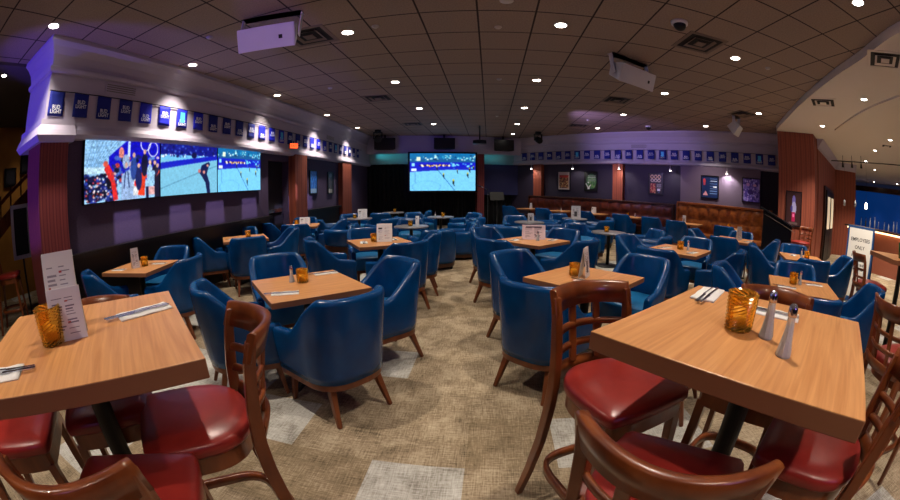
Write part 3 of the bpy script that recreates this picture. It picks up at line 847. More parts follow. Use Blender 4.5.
# ------------------------------------------------------------------ things on the tables
GCn, GSa, GN, GM = 'amber candle holders', 'shakers on the tables', 'napkins with cutlery', 'menu cards on the tables'
place(candle, .705, .835, 90, 'amber ridged glass candle holder on the front right bar table', GCn, ZB)
place(pepper, .755, .752, 90, 'pepper shaker on the front right bar table, next to amber holder', GSa, ZB)
place(salt, .722, .632, 90, 'white salt shaker on the front right bar table, nearest the camera', GSa, ZB)
place(napkin, .812, 1.185, 43, 'white napkin with dark fork and knife at the front right table far corner', GN, ZB)
place(napkin, .945, .925, -48, 'white napkin behind the two shakers on the front right bar table', GN, ZB)
place(candle, -1.13, .40, 90, 'amber ridged glass candle holder before the tall menus, front left table', GCn, ZB)
menu('tall white menu card standing behind the amber holder, front left table', (-1.215, .51, ZB), 58, .125, .235, 0, group=GM)
menu('shorter white menu leaflet leaning before the tall menu, front left table', (-1.115, .47, ZB), 60, .125, .145, 1, group=GM)
place(napkin, -1.06, .765, 69, 'white napkin with fork and knife near the front left table rear corner', GN, ZB)
place(napkin, -1.085, .14, 235, 'white napkin with fork at the left frame edge on the front left table', GN, ZB)
def P_(proto, x, y, a, l, g): place(proto, x, y, a, l, g, ZL)
P_(candle, -1.385, 2.575, 0, 'amber candle holder on the centre left square table', GCn); P_(pepper, -1.475, 2.565, 0, 'pepper shaker left of the amber holder, centre left table', GSa)
P_(napkin, -1.36, 2.25, 28, 'white napkin with cutlery on the front corner of the centre left table', GN); P_(napkin, -1.33, 2.90, 40, 'white napkin near the rear corner of the centre left table', GN)
P_(candle, .71, 3.02, 0, 'amber candle holder on the centre right square table', GCn); menu('upright white menu card beside the amber holder, centre right table', (.785, 2.99, ZL), 62, .14, .24, 4, group=GM)
P_(napkin, .76, 2.80, -50, 'white napkin below the upright menu, centre right table', GN)
menu('white tent menu card on the table left of the aisle, second row', (-1.33, 4.80, ZL), 10, .2, .235, 3, group=GM)
P_(candle, -1.47, 4.79, 0, 'amber candle holder left of the white tent menu', GCn); P_(napkin, -1.57, 4.66, 110, 'white napkin front left of the white tent menu', GN); P_(napkin, -1.27, 5.02, 120, 'white napkin behind the white tent menu, on its right', GN)
menu('wide pink menu card standing on the table right of the aisle', (.62, 5.22, ZL), 2, .32, .2, 2, group=GM); P_(salt, .66, 5.08, 0, 'white salt shaker before the pink menu card', GSa)
P_(napkin, .36, 5.12, 60, 'white napkin left of the pink menu card', GN); P_(napkin, .88, 5.18, 60, 'white napkin right of the pink menu card', GN)
P_(candle, 2.55, 4.56, 0, 'amber candle holder on the right of centre square table', GCn); P_(salt, 2.62, 4.46, 0, 'white salt shaker on the right of centre square table', GSa)
P_(napkin, 2.36, 4.66, 20, 'white napkin at the rear left of the right of centre table', GN); P_(napkin, 2.58, 4.27, 30, 'white napkin on the front corner of the right of centre table', GN)
P_(candle, 2.88, 2.60, 0, 'amber candle holder on the table just behind the bar table', GCn); P_(pepper, 2.95, 2.56, 0, 'pepper shaker on the table just behind the bar table', GSa)
P_(napkin, 2.68, 2.50, -40, 'white napkin left on the table just behind the bar table', GN); P_(napkin, 3.16, 2.52, -30, 'white napkin right on the table just behind the bar table', GN)
P_(candle, 4.66, 3.96, 0, 'amber candle holder on the table before the striped column', GCn); P_(salt, 4.58, 4.02, 0, 'white salt shaker on the table before the striped column', GSa)
P_(napkin, 4.58, 4.22, 30, 'white napkin at rear of the table before the striped column', GN); P_(napkin, 4.66, 3.76, 30, 'white napkin at right of the table before the striped column', GN)
menu('purple upright menu card on the table under the first wall screen', (-3.70, 2.66, ZL), 75, .1, .22, 1, group=GM); P_(candle, -3.66, 2.78, 0, 'amber candle holder beside the purple menu card', GCn)
P_(napkin, -3.86, 2.50, 20, 'white napkin at front of the table under the first wall screen', GN); P_(napkin, -3.55, 2.94, 20, 'white napkin at rear of the table under the first wall screen', GN)
P_(candle, -3.78, 5.18, 0, 'amber candle holder on the table under the third wall screen', GCn); P_(napkin, -3.88, 4.92, 50, 'white napkin on the table under the third wall screen, left', GN); P_(napkin, -3.6, 5.2, 50, 'white napkin on the table under the third wall screen, right', GN)
menu('small white card on the table at the left middle column', (-3.65, 7.05, ZL), 10, .22, .16, 3, group=GM); P_(candle, -3.82, 7.0, 0, 'amber candle holder on the table at the left middle column', GCn)
menu('white menu card in the holder on the table near the tufted banquette', (4.62, 5.85, ZL), 0, .11, .24, 0, group=GM)
P_(napkin, 4.66, 5.6, 20, 'white napkin on the table near the tufted banquette', GN)
place(candle, -1.56, 7.6, 0, 'amber candle holder on the nearest left round table', GCn, .65); place(candle, 2.27, 7.1, 0, 'amber candle holder on the nearest right round table', GCn, .65)
menu('small white card on the nearest left round table', (-1.42, 7.62, .65), 0, .07, .2, 3, group=GM)
place(candle, -1.2, 10.1, 0, 'amber candle holder below the rear big screen', GCn, .65); place(salt, -1.4, 10.1, 0, 'white salt shaker below the rear big screen', GSa, .65)
menu('framed white menu card on the far right lounge table', (2.38, 10.3, .65), 0, .26, .34, 4, group=GM)
menu('small white menu card on the mid lounge round table', (.98, 8.9, .65), 10, .14, .2, 4, group=GM)
menu('white menu card on the round table under the left wall posters', (-3.25, 9.6, .65), 10, .24, .24, 3, group=GM)
place(candle, -3.45, 9.55, 0, 'amber candle holder on the round table under the posters', GCn, .65)
place(candle, -2.95, 11.9, 0, 'amber candle holder on the farthest round table beside the stage', GCn, .65)
for s_, n_, kind, l in ((3.55, .62, 3, 'small white card at the banquette below the green poster'), (6.6, .95, 4, 'white card on the table against the bright banquette'), (1.05, .62, 1, 'pale card at the farthest left banquette table')):
    menu(l, (*dpt(s_, n_), ZL), -45, .16 if kind == 3 else .09, .2, kind, group=GM)
for s_, n_, l in ((4.95, .6, 'white salt shaker on the banquette table below the post'), (2.3, .6, 'white salt shaker at the banquette below the red-brown poster')): place(salt, *dpt(s_, n_), 0, l, GSa, ZL)
place(candle, *dpt(4.72, .62), 0, 'amber candle holder on the banquette table below the post', GCn, ZL)
place(candle, *dpt(7.9, .95), 0, 'amber candle holder on the farthest right banquette table', GCn, ZL)

# ------------------------------------------------------------------ screens
rn = random.Random(11)
def rink():
    p = Pic(150, 84, (120, 205, 250)); p.rect(0, .74, 1, 1, (26, 90, 150)); p.rect(0, .86, 1, 1, (16, 110, 170))
    p.rect(0, .56, 1, .76, (20, 30, 200)); p.poly([(0, .5), (1, .6), (1, .64), (0, .56)], (30, 40, 190))
    p.speck(60, 0, .82, 1, .95, .018, [(150, 220, 230), (20, 60, 110), (220, 240, 240), (60, 170, 210)], rn)
    p.rect(.14, .655, .58, .685, (50, 20, 60))
    p.speck(26, .14, .65, .6, .69, .016, [(250, 220, 120), (255, 160, 60), (255, 250, 220)], rn)
    p.speck(16, .62, .6, .95, .74, .02, [(120, 220, 240), (60, 150, 230)], rn)
    p.rect(.02, .52, .1, .6, (230, 245, 250)); p.rect(.1, .8, .16, .9, (240, 250, 220)); p.rect(.03, .66, .07, .74, (150, 230, 250))
    p.line(.4, .6, .68, .0, .008, (40, 100, 170), 1.77); p.line(.08, .22, .08, .5, .006, (90, 160, 210), 1.77)
    p.ell(.25, .1, .22, .16, (95, 175, 225), .9)
    for x, y, k in ((.41, .6, .7), (.51, .4, 1), (.66, .22, 1.2), (.72, .52, .8), (.88, .42, 1), (.91, .56, .9), (.97, .62, .7)):
        p.ell(x, y, .012 * k, .045 * k, (28, 40, 40)); p.ell(x, y + .05 * k, .012 * k, .022 * k, (210, 200, 60)); p.line(x, y - .03 * k, x + .012 * k, y - .075 * k, .008, (20, 30, 40), 1.77)
    return p.soften(3, .025)
def crowd():
    p = Pic(180, 102, (150, 200, 240))
    p.rect(0, .45, .4, .55, (190, 225, 245))
    for q in range(9): p.line(.02 + q * .02, .55 + .0 * q, .1 + q * .045, 1.0, .004, (70, 120, 180), 1.77)
    for q in range(5): p.line(0, .58 + q * .09, .45, .66 + q * .09, .004, (90, 140, 195), 1.77)
    p.poly([(.3, .72), (.54, 1), (1, 1), (1, .3), (.3, .4)], (14, 12, 190))
    p.rect(.545, .68, .575, 1, (190, 210, 250))
    p.ell(.79, .96, .075, .14, (236, 240, 250), .72); p.ell(.9, .86, .075, .14, (236, 240, 250), .72)
    p.speck(230, .0, .0, .4, .42, .03, [(14, 22, 70), (20, 30, 110), (8, 12, 40), (40, 60, 160), (8, 10, 30)], rn)
    p.speck(70, .0, .02, .42, .42, .013, [(230, 190, 190), (240, 240, 250), (200, 60, 60)], rn)
    p.poly([(.24, .52), (.3, .6), (.36, .45), (.4, .2), (.42, .02), (.36, 0), (.33, .3)], (220, 40, 40)); p.ell(.26, .6, .03, .05, (230, 90, 70))
    p.ell(.46, .78, .035, .1, (220, 130, 120)); p.rect(.36, .42, .46, .55, (60, 90, 170)); p.ell(.4, .56, .02, .04, (230, 180, 160))
    p.speck(90, .36, .3, 1, .72, .03, [(24, 34, 110), (190, 60, 60), (60, 90, 190), (12, 14, 50), (210, 180, 190), (90, 130, 210)], rn)
    p.poly([(.46, 0), (.68, 0), (.64, .46), (.57, .5), (.47, .42)], (150, 178, 220)); p.ell(.525, .64, .05, .12, (150, 176, 214)); p.ell(.53, .58, .02, .05, (200, 160, 150))
    p.line(.52, .46, .5, .2, .012, (40, 60, 110), 1.77); p.line(.55, .46, .57, .2, .012, (40, 60, 110), 1.77)
    p.poly([(.64, .46), (.71, .46), (.69, .06), (.62, .06)], (236, 236, 240)); p.poly([(.71, .46), (.8, .44), (.78, .04), (.69, .06)], (235, 60, 30)); p.ell(.655, .26, .018, .05, (230, 40, 40))
    for x, y, c in ((.63, .68, (40, 70, 150)), (.7, .5, (20, 30, 90)), (.78, .74, (14, 16, 50)), (.86, .56, (170, 200, 230)), (.93, .55, (16, 18, 50)), (.97, .5, (30, 30, 70))):
        p.ell(x, y - .16, .045, .2, c); p.ell(x, y + .07, .02, .042, (226, 176, 150))
    p.poly([(.83, .48), (.93, .48), (.94, .22), (.82, .22)], (150, 200, 235)); p.rect(.84, .05, .93, .2, (225, 170, 170)); p.rect(.93, 0, 1, .4, (14, 16, 44)); p.rect(.8, 0, .84, .2, (20, 20, 60))
    p.poly([(.95, .36), (1, .5), (1, .44)], (240, 80, 60))
    return p.soften(1, .09)
def skate():
    p = Pic(150, 94, (120, 190, 220)); p.rect(0, .76, 1, 1, (14, 20, 130)); p.rect(0, .68, 1, .78, (110, 190, 235))
    p.speck(60, 0, .8, 1, .98, .02, [(30, 40, 150), (10, 14, 90), (60, 90, 200)], rn); p.speck(50, .02, .74, 1, .79, .014, [(240, 245, 255), (20, 20, 90), (70, 110, 220)], rn)
    p.ell(.56, .78, .05, .06, (16, 18, 70))
    p.poly([(0, .5), (0, .62), (1, .8), (1, .71)], (20, 30, 190)); p.line(0, .14, 1, .58, .004, (40, 90, 130), 1.6)
    p.poly([(.66, .42), (.7, .58), (.8, .64), (.84, .58), (.8, .4), (.85, .22), (.86, .0), (.8, .0), (.77, .22), (.7, .36)], (16, 26, 76)); p.ell(.83, .61, .03, .045, (24, 30, 80)); p.ell(.815, .58, .02, .03, (220, 150, 130))
    p.ell(.66, .46, .025, .04, (200, 110, 110)); p.ell(.745, .44, .025, .035, (220, 140, 130))
    return p.soften(2, .025)
RINK = rink()
def tv(label, y0, y1, pic, z0=1.475, z1=2.245):
    W = y1 - y0; t = thing('wall_screen', label, 'screen', (-4.36, (y0 + y1) / 2, z0), R(90), 'screens on the left wall')
    MB().box(-W / 2, -.02, 0, W / 2, .04, z1 - z0).build('housing', M['bezel'], t, .003)
    f = pic_panel('screen_picture', pic, W - .02, z1 - z0 - .02, M['screen'], t); f.location = (0, -.0215, .01)
    return t
tv('large wall screen showing a crowd with a red and white flag', 2.31, 3.70, crowd())
tv('wall screen showing a lone dark-suited skater bending on ice', 3.705, 5.07, skate())
tv('wall screen on the left wall showing distant players on ice', 5.075, 6.45, RINK)
t = thing('projection_screen', 'large bright screen above the stage showing players on a blue rink', 'screen', (*bpt(2.57, .12), 1.26), BROT)
MB().box(-1.24, 0, 0, 1.24, .05, 1.44).build('frame', M['bezel'], t, .004)
f = pic_panel('screen_picture', RINK, 2.34, 1.33, M['screen'], t); f.location = (0, -.002, .05)
MB().box(-.08, .02, -.03, .08, .06, 0.0).build('bottom_tab', M['bezel'], t)

# ------------------------------------------------------------------ posters
def poster(label, x, y, z, rotz, W, H, pic, glow=False):
    t = thing('framed_poster', label, 'poster', (x, y, z), rotz, 'framed posters')
    b = .022
    g = MB(); g.box(-W / 2, -.02, 0, W / 2, .012, b); g.box(-W / 2, -.02, H - b, W / 2, .012, H); g.box(-W / 2, -.02, b, -W / 2 + b, .012, H - b); g.box(W / 2 - b, -.02, b, W / 2, .012, H - b)
    g.build('frame', M['bezel'], t)
    MB().box(-W / 2 + b, -.004, b, W / 2 - b, .01, H - b).build('backing', M['bezel'], t)
    f = pic_panel('print', pic, W - 2 * b, H - 2 * b, M['panelglow'] if glow else M['poster'], t); f.location = (0, -.0055, b)
    return t
def art(k):
    r = random.Random(40 + k); w, h = 44, 60
    if k == 0:
        p = Pic(w, h, (196, 180, 178)); p.rect(.1, .08, .9, .84, (120, 70, 50)); p.rect(.12, .68, .88, .8, (170, 40, 34)); p.speck(120, .12, .1, .88, .66, .04, [(190, 140, 90), (90, 40, 34), (210, 180, 120), (60, 30, 30), (150, 100, 60)], r)
    elif k == 1:
        p = Pic(w, h, (26, 30, 30)); p.ell(.55, .5, .42, .42, (64, 110, 76)); p.speck(60, .3, .2, .9, .8, .05, [(90, 140, 90), (60, 100, 70), (120, 160, 100)], r)
        for q in range(4): p.rect(.25, .78 - .09 * q, .9, .82 - .09 * q, (170, 190, 176))
        p.line(.1, .36, .25, .18, .035, (220, 222, 226)); p.line(.5, .3, .35, .18, .035, (220, 222, 226)); p.rect(.22, .06, .42, .2, (226, 226, 230)); p.ell(.3, .44, .07, .05, (210, 214, 218))
    elif k == 2:
        p = Pic(w, h, (40, 26, 26))
        for q in range(3): p.ell(.22 + .27 * q, .86, .12, .1, (220, 180, 120), .35); p.ell(.24 + .25 * q, .68, .13, .08, (214, 196, 160), .3)
        p.rect(.08, .06, .5, .54, (150, 44, 36)); p.speck(40, .1, .08, .5, .5, .035, [(210, 90, 60), (90, 20, 24), (230, 160, 100)], r)
        for q in range(4): p.rect(.56, .48 - .06 * q, .9, .5 - .06 * q, (200, 196, 190))
        p.rect(.62, .16, .84, .26, (230, 230, 230)); p.rect(.68, .06, .8, .14, (60, 80, 120))
    elif k == 3:
        p = Pic(w, h, (24, 44, 96)); p.ell(.16, .78, .08, .12, (190, 60, 70)); p.rect(.12, .58, .22, .7, (170, 60, 80)); p.poly([(.08, .1), (.24, .32), (.4, .1)], (214, 150, 170))
        for q in range(7): p.rect(.5, .88 - .115 * q, .94, .9 - .115 * q, (120, 150, 210))
        p.rect(.7, .48, .92, .55, (226, 226, 240)); p.rect(.55, .76, .94, .8, (190, 200, 230))
    elif k == 4:
        p = Pic(w, h, (104, 84, 190)); p.speck(150, .02, .02, .98, .98, .06, [(140, 120, 220), (70, 50, 150), (170, 160, 240), (90, 70, 180), (190, 170, 240)], r); p.ell(.45, .42, .16, .12, (60, 40, 130)); p.ell(.3, .74, .1, .08, (200, 150, 220)); p.ell(.7, .72, .1, .06, (210, 160, 200))
    elif k == 5:
        p = Pic(w, h, (40, 90, 190)); p.speck(120, 0, 0, 1, 1, .06, [(30, 70, 160), (50, 110, 210), (70, 130, 220)], r); p.rect(.05, .02, .95, .2, (150, 180, 220))
    elif k == 6:
        p = Pic(w, h, (46, 36, 34)); p.ell(.5, .86, .3, .1, (110, 110, 112)); p.speck(60, .1, .2, .9, .75, .06, [(80, 50, 44), (60, 60, 64), (110, 80, 70)], r); p.rect(.1, .02, .85, .2, (170, 160, 150)); p.rect(.2, .04, .4, .22, (230, 220, 200))
    else:
        p = Pic(w, h, (66, 40, 40)); p.ell(.5, .74, .12, .16, (120, 110, 200)); p.ell(.52, .52, .16, .2, (180, 180, 230)); p.ell(.36, .5, .08, .1, (70, 60, 150)); p.rect(.38, .12, .62, .4, (190, 30, 90)); p.ell(.5, .3, .08, .05, (250, 130, 190)); p.rect(.2, .04, .8, .1, (110, 90, 90))
    return p
def on_diag(s0, s1, z0, z1, n, label, k, glow=False):
    x, y = dpt((s0 + s1) / 2, n + .012); poster(label, x, y, z0, DROT, s1 - s0, z1 - z0, art(k), glow)
on_diag(1.60, 2.12, 1.40, 2.05, -.22, 'framed red-brown poster, left one on the far diagonal wall', 0)
on_diag(2.70, 3.20, 1.40, 2.05, -.22, 'framed green poster, second on the far diagonal wall', 1)
on_diag(5.05, 5.55, 1.40, 2.05, -.22, 'framed dark poster with looping cream lettering, right of the post', 2)
on_diag(6.84, 7.40, 1.42, 2.05, -.02, 'framed blue poster with small text on the bright plum wall', 3)
on_diag(8.13, 8.70, 1.42, 2.07, -.02, 'framed purple poster, right one on the bright plum wall', 4)
poster('tall framed blue poster on the left wall past the column', -4.385, 9.0, 1.33, R(90), .44, .6, art(5))
poster('tall framed dark poster on the left wall, farther one', -4.385, 10.12, 1.3, R(90), .38, .62, art(6))
cl = (Vector(CB) - Vector((7.0, 7.17))).normalized(); cp = Vector((7.0, 7.17)) + cl * .44 + Vector((cl.y, -cl.x)) * .014
poster('dark framed print with purple and magenta figure on the striped column', cp.x, cp.y, .98, math.atan2(cl.y, cl.x), .46, .82, art(7))

# ------------------------------------------------------------------ bunting
def bunting(n, fn, rot, side, first_lit):
    words = ['left', 'right']
    for i in range(n):
        x, y, z = fn(i)
        lit = side == 'left' and i in first_lit
        t = thing('bunting_flag', f'{"lit-painted navy" if lit else "navy"} blue printed flag, number {i + 1} from the {"near" if side == "left" else "left"} end of the {"left wall" if side == "left" else "diagonal wall"} bunting', 'flag', (x, y, z), rot, f'flags of the {side} bunting')
        w, h = .235, .275; nx = 6; rings = []
        for j in range(7):
            zz = -h * j / 6
            rings.append([(-w / 2 + w * q / nx, -.004 - .006 * math.sin(q * 1.1 + i) * j / 6, zz) for q in range(nx + 1)] + [(-w / 2 + w * q / nx, -.002 - .006 * math.sin(q * 1.1 + i) * j / 6, zz) for q in range(nx, -1, -1)])
        MB().loft(rings).build('cloth', M['lit_navy_flag'] if lit else M['navy_flag'], t)
        low = i % 2 == 0
        if i == 6 or (i % 8 == 6):
            MB().box(-.05, -.0165, -.2, .05, -.0145, -.05).build('printed_panel', M['cyan_ink'], t)
        q = TXT.copy(); COL.objects.link(q); q.parent = t; q.location = (0, -.0155, -.205 if low else -.13)
TXT = text_mesh('lettering', 'BUD\nLIGHT', .062, M['flag_ink'], None, (0, 0, 0), space=.8)
COL.objects.unlink(TXT)
bunting(28, lambda i: (-4.275, 1.765 + .385 * i, 2.735), R(90), 'left', (4, 5, 6, 7, 12, 13, 14, 18, 19, 20))
bunting(24, lambda i: (*dpt(.19 + .3855 * i, -.055), 2.735), DROT, 'right', ())
tag(MB().tube([(-4.272, 1.64 + i * .1, 2.738 - .004 * abs(math.sin(i * .8))) for i in range(110)], .006, 6).build('bunting_string', M['string']), 'dark cord holding the flags along the left valance', 'string')
tag(MB().tube([(*dpt(.0 + i * .2, -.05), 2.738 - .004 * abs(math.sin(i * .8))) for i in range(47)], .006, 6).build('bunting_string', M['string']), 'dark cord holding the flags along the diagonal valance', 'string')

# valance registers
def register(label, x, y, z, rot, W=.42, H=.13):
    t = thing('wall_register', label, 'vent', (x, y, z), rot, 'registers in the valances')
    MB().box(-W / 2, -.012, 0, W / 2, .0, H).build('frame', M['white_paint'], t)
    g = MB(); 
    for q in range(4): g.box(-W / 2 + .02, -.016, .018 + q * .027, W / 2 - .02, -.011, .03 + q * .027)
    g.build('louvres', M['grey_slat'], t)
register('grey slotted register on the left valance near its front end', -4.29, 2.81, 2.79, R(90), .56)
register('slotted register on the left valance above the third screen', -4.29, 6.37, 2.79, R(90), .56)
register('slotted register on the left valance beyond the middle column', -4.29, 9.86, 2.79, R(90), .56)
register('slotted register on the diagonal valance above the flags', *dpt(4.75, -.13), 2.79, DROT, .55, .11)

# exit sign hanging below the left bunting
t = thing('exit_sign', 'small glowing orange exit sign under the left bunting by the door', 'sign', (-4.18, 7.55, 2.33), R(60))
MB().box(-.11, -.02, .03, .11, .02, .15).build('housing', M['bezel'], t); MB().box(-.1, -.024, .038, .1, -.02, .142).build('lit_face', M['exit_glow'], t)
text_mesh('lettering', 'EXIT', .08, mat('exit_red', (150, 10, 10), .5), t, (0, -.0255, .09)); MB().box(-.01, -.005, .15, .01, .005, .2).build('stem', M['black_metal'], t)

# ------------------------------------------------------------------ ceiling fittings
def downlight(x, y, z, label, glow='lamp_glow', energy=0, size=100, blend=.85, r=.066):
    t = thing('downlight', label, 'ceiling light', (x, y, z), 0, 'recessed ceiling downlights')
    MB().lathe([(r + .018, 0), (r + .016, -.006), (r, -.007), (r, -.002)], 24).build('ring', M['trim_ring'], t)
    MB().lathe([(0, -.004), (r, -.004), (r, -.002), (0, -.002)], 24).build('lens', M[glow], t)
    if energy:
        l = bpy.data.lights.new('downlight_lamp', 'SPOT'); l.energy = energy; l.spot_size = R(size); l.spot_blend = blend; l.shadow_soft_size = .05; l.color = LC
        o = bpy.data.objects.new('downlight_lamp', l); COL.objects.link(o); o.location = (x, y, z - .02)
LC = (1, .88, .74)
cols = [('second row from the left wall', -1.60), ('middle row', .83), ('second row from the right', 3.26), ('row nearest the soffit', 5.71)]
ords = ['first', 'second', 'third', 'fourth', 'fifth', 'sixth']
E_MAIN = 185
for nm, x in cols:
    ys = [1.64, 4.04, 6.44, 8.83, 11.17, 13.3]
    for i, y in enumerate(ys):
        if x + y > 14.9 or (x > 5 and y < 6) : continue
        if y > 13 and x < 0: continue
        downlight(x, y, CZ, f'round recessed downlight, {nm}, {ords[i]} from the camera', energy=E_MAIN * (1.0 if y < 12 else .6))
for i, y in enumerate((3.85, 6.35, 8.81, 11.13)):
    downlight(-3.93, y, CZ, f'amber recessed downlight grazing the left valance, {ords[i]} from the camera', 'lamp_glow_left', energy=220, size=95)
for x, y, l in ((5.75, 3.34, 'soffit downlight between the two soffit vents'), (7.1, 5.55, 'soffit downlight nearest the striped column'), (10.2, 5.7, 'soffit downlight over the bar passage'), (12.1, 7.25, 'soffit downlight farther over the bar passage'), (8.9, 4.4, 'soffit downlight near the right frame edge'), (14.2, 8.0, 'soffit downlight farthest toward the bar')):
    downlight(x, y, 3.2, l, energy=420, r=.06)  # some of these are added to brighten the bar passage
downlight(-5.5, 1.17, 3.26, 'small downlight in the lower corridor ceiling at far left', energy=5, r=.045)
downlight(-7.9, 2.6, 3.26, 'added corridor downlight washing the ochre wall', 'lamp_glow_left', energy=26, r=.05)  # lamp added to light the ochre wall
# unseen lamps assumed in the ceiling behind the camera (same grid)
for x, y, l in ((-1.6, -.76, 'second row from the left wall'), (.83, -.76, 'middle row'), (3.26, -.76, 'second row from the right'), (-3.93, 1.35, 'row along the left valance')):
    downlight(x, y, CZ, 'round recessed downlight overhead and behind the camera, ' + l, energy=E_MAIN)

def sprinkler(x, y, l, z=CZ):
    t = thing('sprinkler_cap', l, 'sprinkler', (x, y, z), 0, 'pale sprinkler caps on the ceiling')
    MB().lathe([(.045, 0), (.045, -.006), (.03, -.01), (.03, -.02), (0, -.024)], 16).build('cap', M['lamp_off'], t)
SPR = [(-3.08, 3.24, 'pale ceiling cap beside the left loudspeaker'), (-2.82, 6.41, 'pale ceiling cap left of the second lamp row'), (.13, 4.18, 'pale ceiling cap near the top centre'), (.19, 6.44, 'pale ceiling cap left of the middle lamp row'),
       (-1.24, 3.97, 'pale ceiling cap right of the second row lamp'), (3.88, 4.01, 'pale ceiling cap right of the lamp near the soffit'), (.22, 9.95, 'pale ceiling cap far along the middle'), (2.64, 9.96, 'pale ceiling cap far right of the middle row')]
for x, y, l in SPR: sprinkler(x, y, l)
t = thing('ceiling_disc', 'dim round ceiling lens at the top edge of the frame', 'ceiling light', (.2, 3.48, CZ)); MB().lathe([(.07, 0), (.07, -.01), (0, -.012)], 20).build('lens', M['lamp_off'], t)

def diffuser(x, y, z, l, W=.56, rot=0):
    t = thing('ceiling_vent', l, 'vent', (x, y, z), R(rot), 'square ceiling air vents')
    fm = M['vent_face'] if z > 3.25 else M['soffit']
    k = W / 2
    def ringbox(g, a, b, z0, z1):
        g.box(-a, -a, z0, a, -b, z1); g.box(-a, b, z0, a, a, z1); g.box(-a, -b, z0, -b, b, z1); g.box(b, -b, z0, a, b, z1)
    g = MB(); ringbox(g, k, k - .05, -.008, 0); g.build('frame', fm, t)
    MB().box(-k + .05, -k + .05, -.002, k - .05, k - .05, -.0005).build('throat_shade', M['black_vent'], t)  # flat black sheet painted as the shade inside the vent
    for a, b in ((k - .115, k - .15),):
        g = MB(); g.sweep([(a, -a), (a, a), (-a, a), (-a, -a), (a, -a)], [(0, -.018), (a - b, -.002), (a - b + .004, -.002), (.004, -.018)]); g.build('louvre', fm, t)
    q = k - .215; MB().box(-q, -q, -.018, q, q, -.012).build('centre_plate', fm, t)
V = [(-2.06, 3.96, 'dark slotted vent beside the left loudspeaker'), (-2.23, 7.55, 'dark slotted vent in the left half of the ceiling, middle distance'), (-2.19, 11.04, 'dark slotted vent far on the left above the stage'),
     (2.57, 3.89, 'dark slotted vent near the dome camera'), (2.62, 7.44, 'dark slotted vent below the right loudspeaker'), (2.59, 10.94, 'dark slotted vent far right of the projector'), (5.51, 6.81, 'dark slotted vent near the soffit edge')]
for x, y, l in V: diffuser(x, y, CZ, l)
diffuser(5.55, 4.25, 3.2, 'white square vent on the soffit close to its curved edge', rot=35); diffuser(4.43, 2.05, 3.2, 'white square vent on the soffit at the right frame edge', rot=35)
diffuser(9.6, 4.9, 3.2, 'small square vent on the soffit near the bar', .4, 35)

def dome(x, y, l, r=.085):
    t = thing('dome_camera', l, 'camera', (x, y, CZ)); MB().lathe([(r + .015, 0), (r + .012, -.03), (r - .01, -.035)], 28).build('collar', M['white_plastic'], t)
    MB().lathe([(r - .008, -.03)] + [((r - .01) * math.cos(R(a)), -.035 - (r - .01) * math.sin(R(a))) for a in range(0, 91, 10)], 28).build('dome', M['bezel'], t)
dome(2.06, 3.47, 'white-collared black dome camera on the ceiling at upper right'); dome(4.45, 10.0, 'small dome camera on the far ceiling above the diagonal flags')

def loudspeaker(l, loc, rot, W=.62, H=.24, D=.24, tilt=35):
    t = thing('ceiling_loudspeaker', l, 'loudspeaker', loc, R(rot), 'white ceiling loudspeakers')
    # bracket to the ceiling, then a tapered cabinet tilted to look down (front is local -y)
    g = MB(); g.box(-W / 2 - .02, -.03, 0, W / 2 + .02, .1, .02); 
    for s in (-1, 1): g.bar((s * (W / 2 + .016), .03, .01), (s * (W / 2 + .016), .0, -.29), .008, .07, up=(0, 1, 0))
    g.build('bracket', M['white_plastic'], t)
    c = MB(); c.T = Matrix.Translation((0, 0, -.25)) @ Matrix.Rotation(R(tilt), 4, 'X')
    a, b = W / 2, W / 2 - .04
    vs = [(-a, -D / 2, -H / 2), (a, -D / 2, -H / 2), (a, -D / 2, H / 2), (-a, -D / 2, H / 2), (-b, D / 2, -H / 2 + .05), (b, D / 2, -H / 2 + .05), (b, D / 2, H / 2 - .03), (-b, D / 2, H / 2 - .03)]
    c.add(vs, [(0, 1, 2, 3), (7, 6, 5, 4), (0, 4, 5, 1), (1, 5, 6, 2), (2, 6, 7, 3), (3, 7, 4, 0)])
    c.build('cabinet', M['white_plastic'], t, .008)
    gr = MB(); gr.T = c.T; gr.box(-a + .012, -D / 2 - .006, -H / 2 + .012, a - .012, -D / 2 - .001, H / 2 - .012); gr.build('grille', M['white_plastic'], t)
    bd = MB(); bd.T = c.T; bd.box(a - .17, -D / 2 - .009, -.03, a - .13, -D / 2 - .006, .012); bd.build('badge', M['bezel'], t)
loudspeaker('white boxy loudspeaker hanging at upper left, lit purple', (-2.16, 3.2, CZ), 12, .64, .26, .22, 30)
loudspeaker('white boxy loudspeaker hanging at upper right', (2.0, 4.95, CZ), 28, .74, .26, .26, 22)
loudspeaker('small white loudspeaker near the soffit and diagonal valance', (5.6, 7.25, CZ), 215, .4, .26, .24, 40)

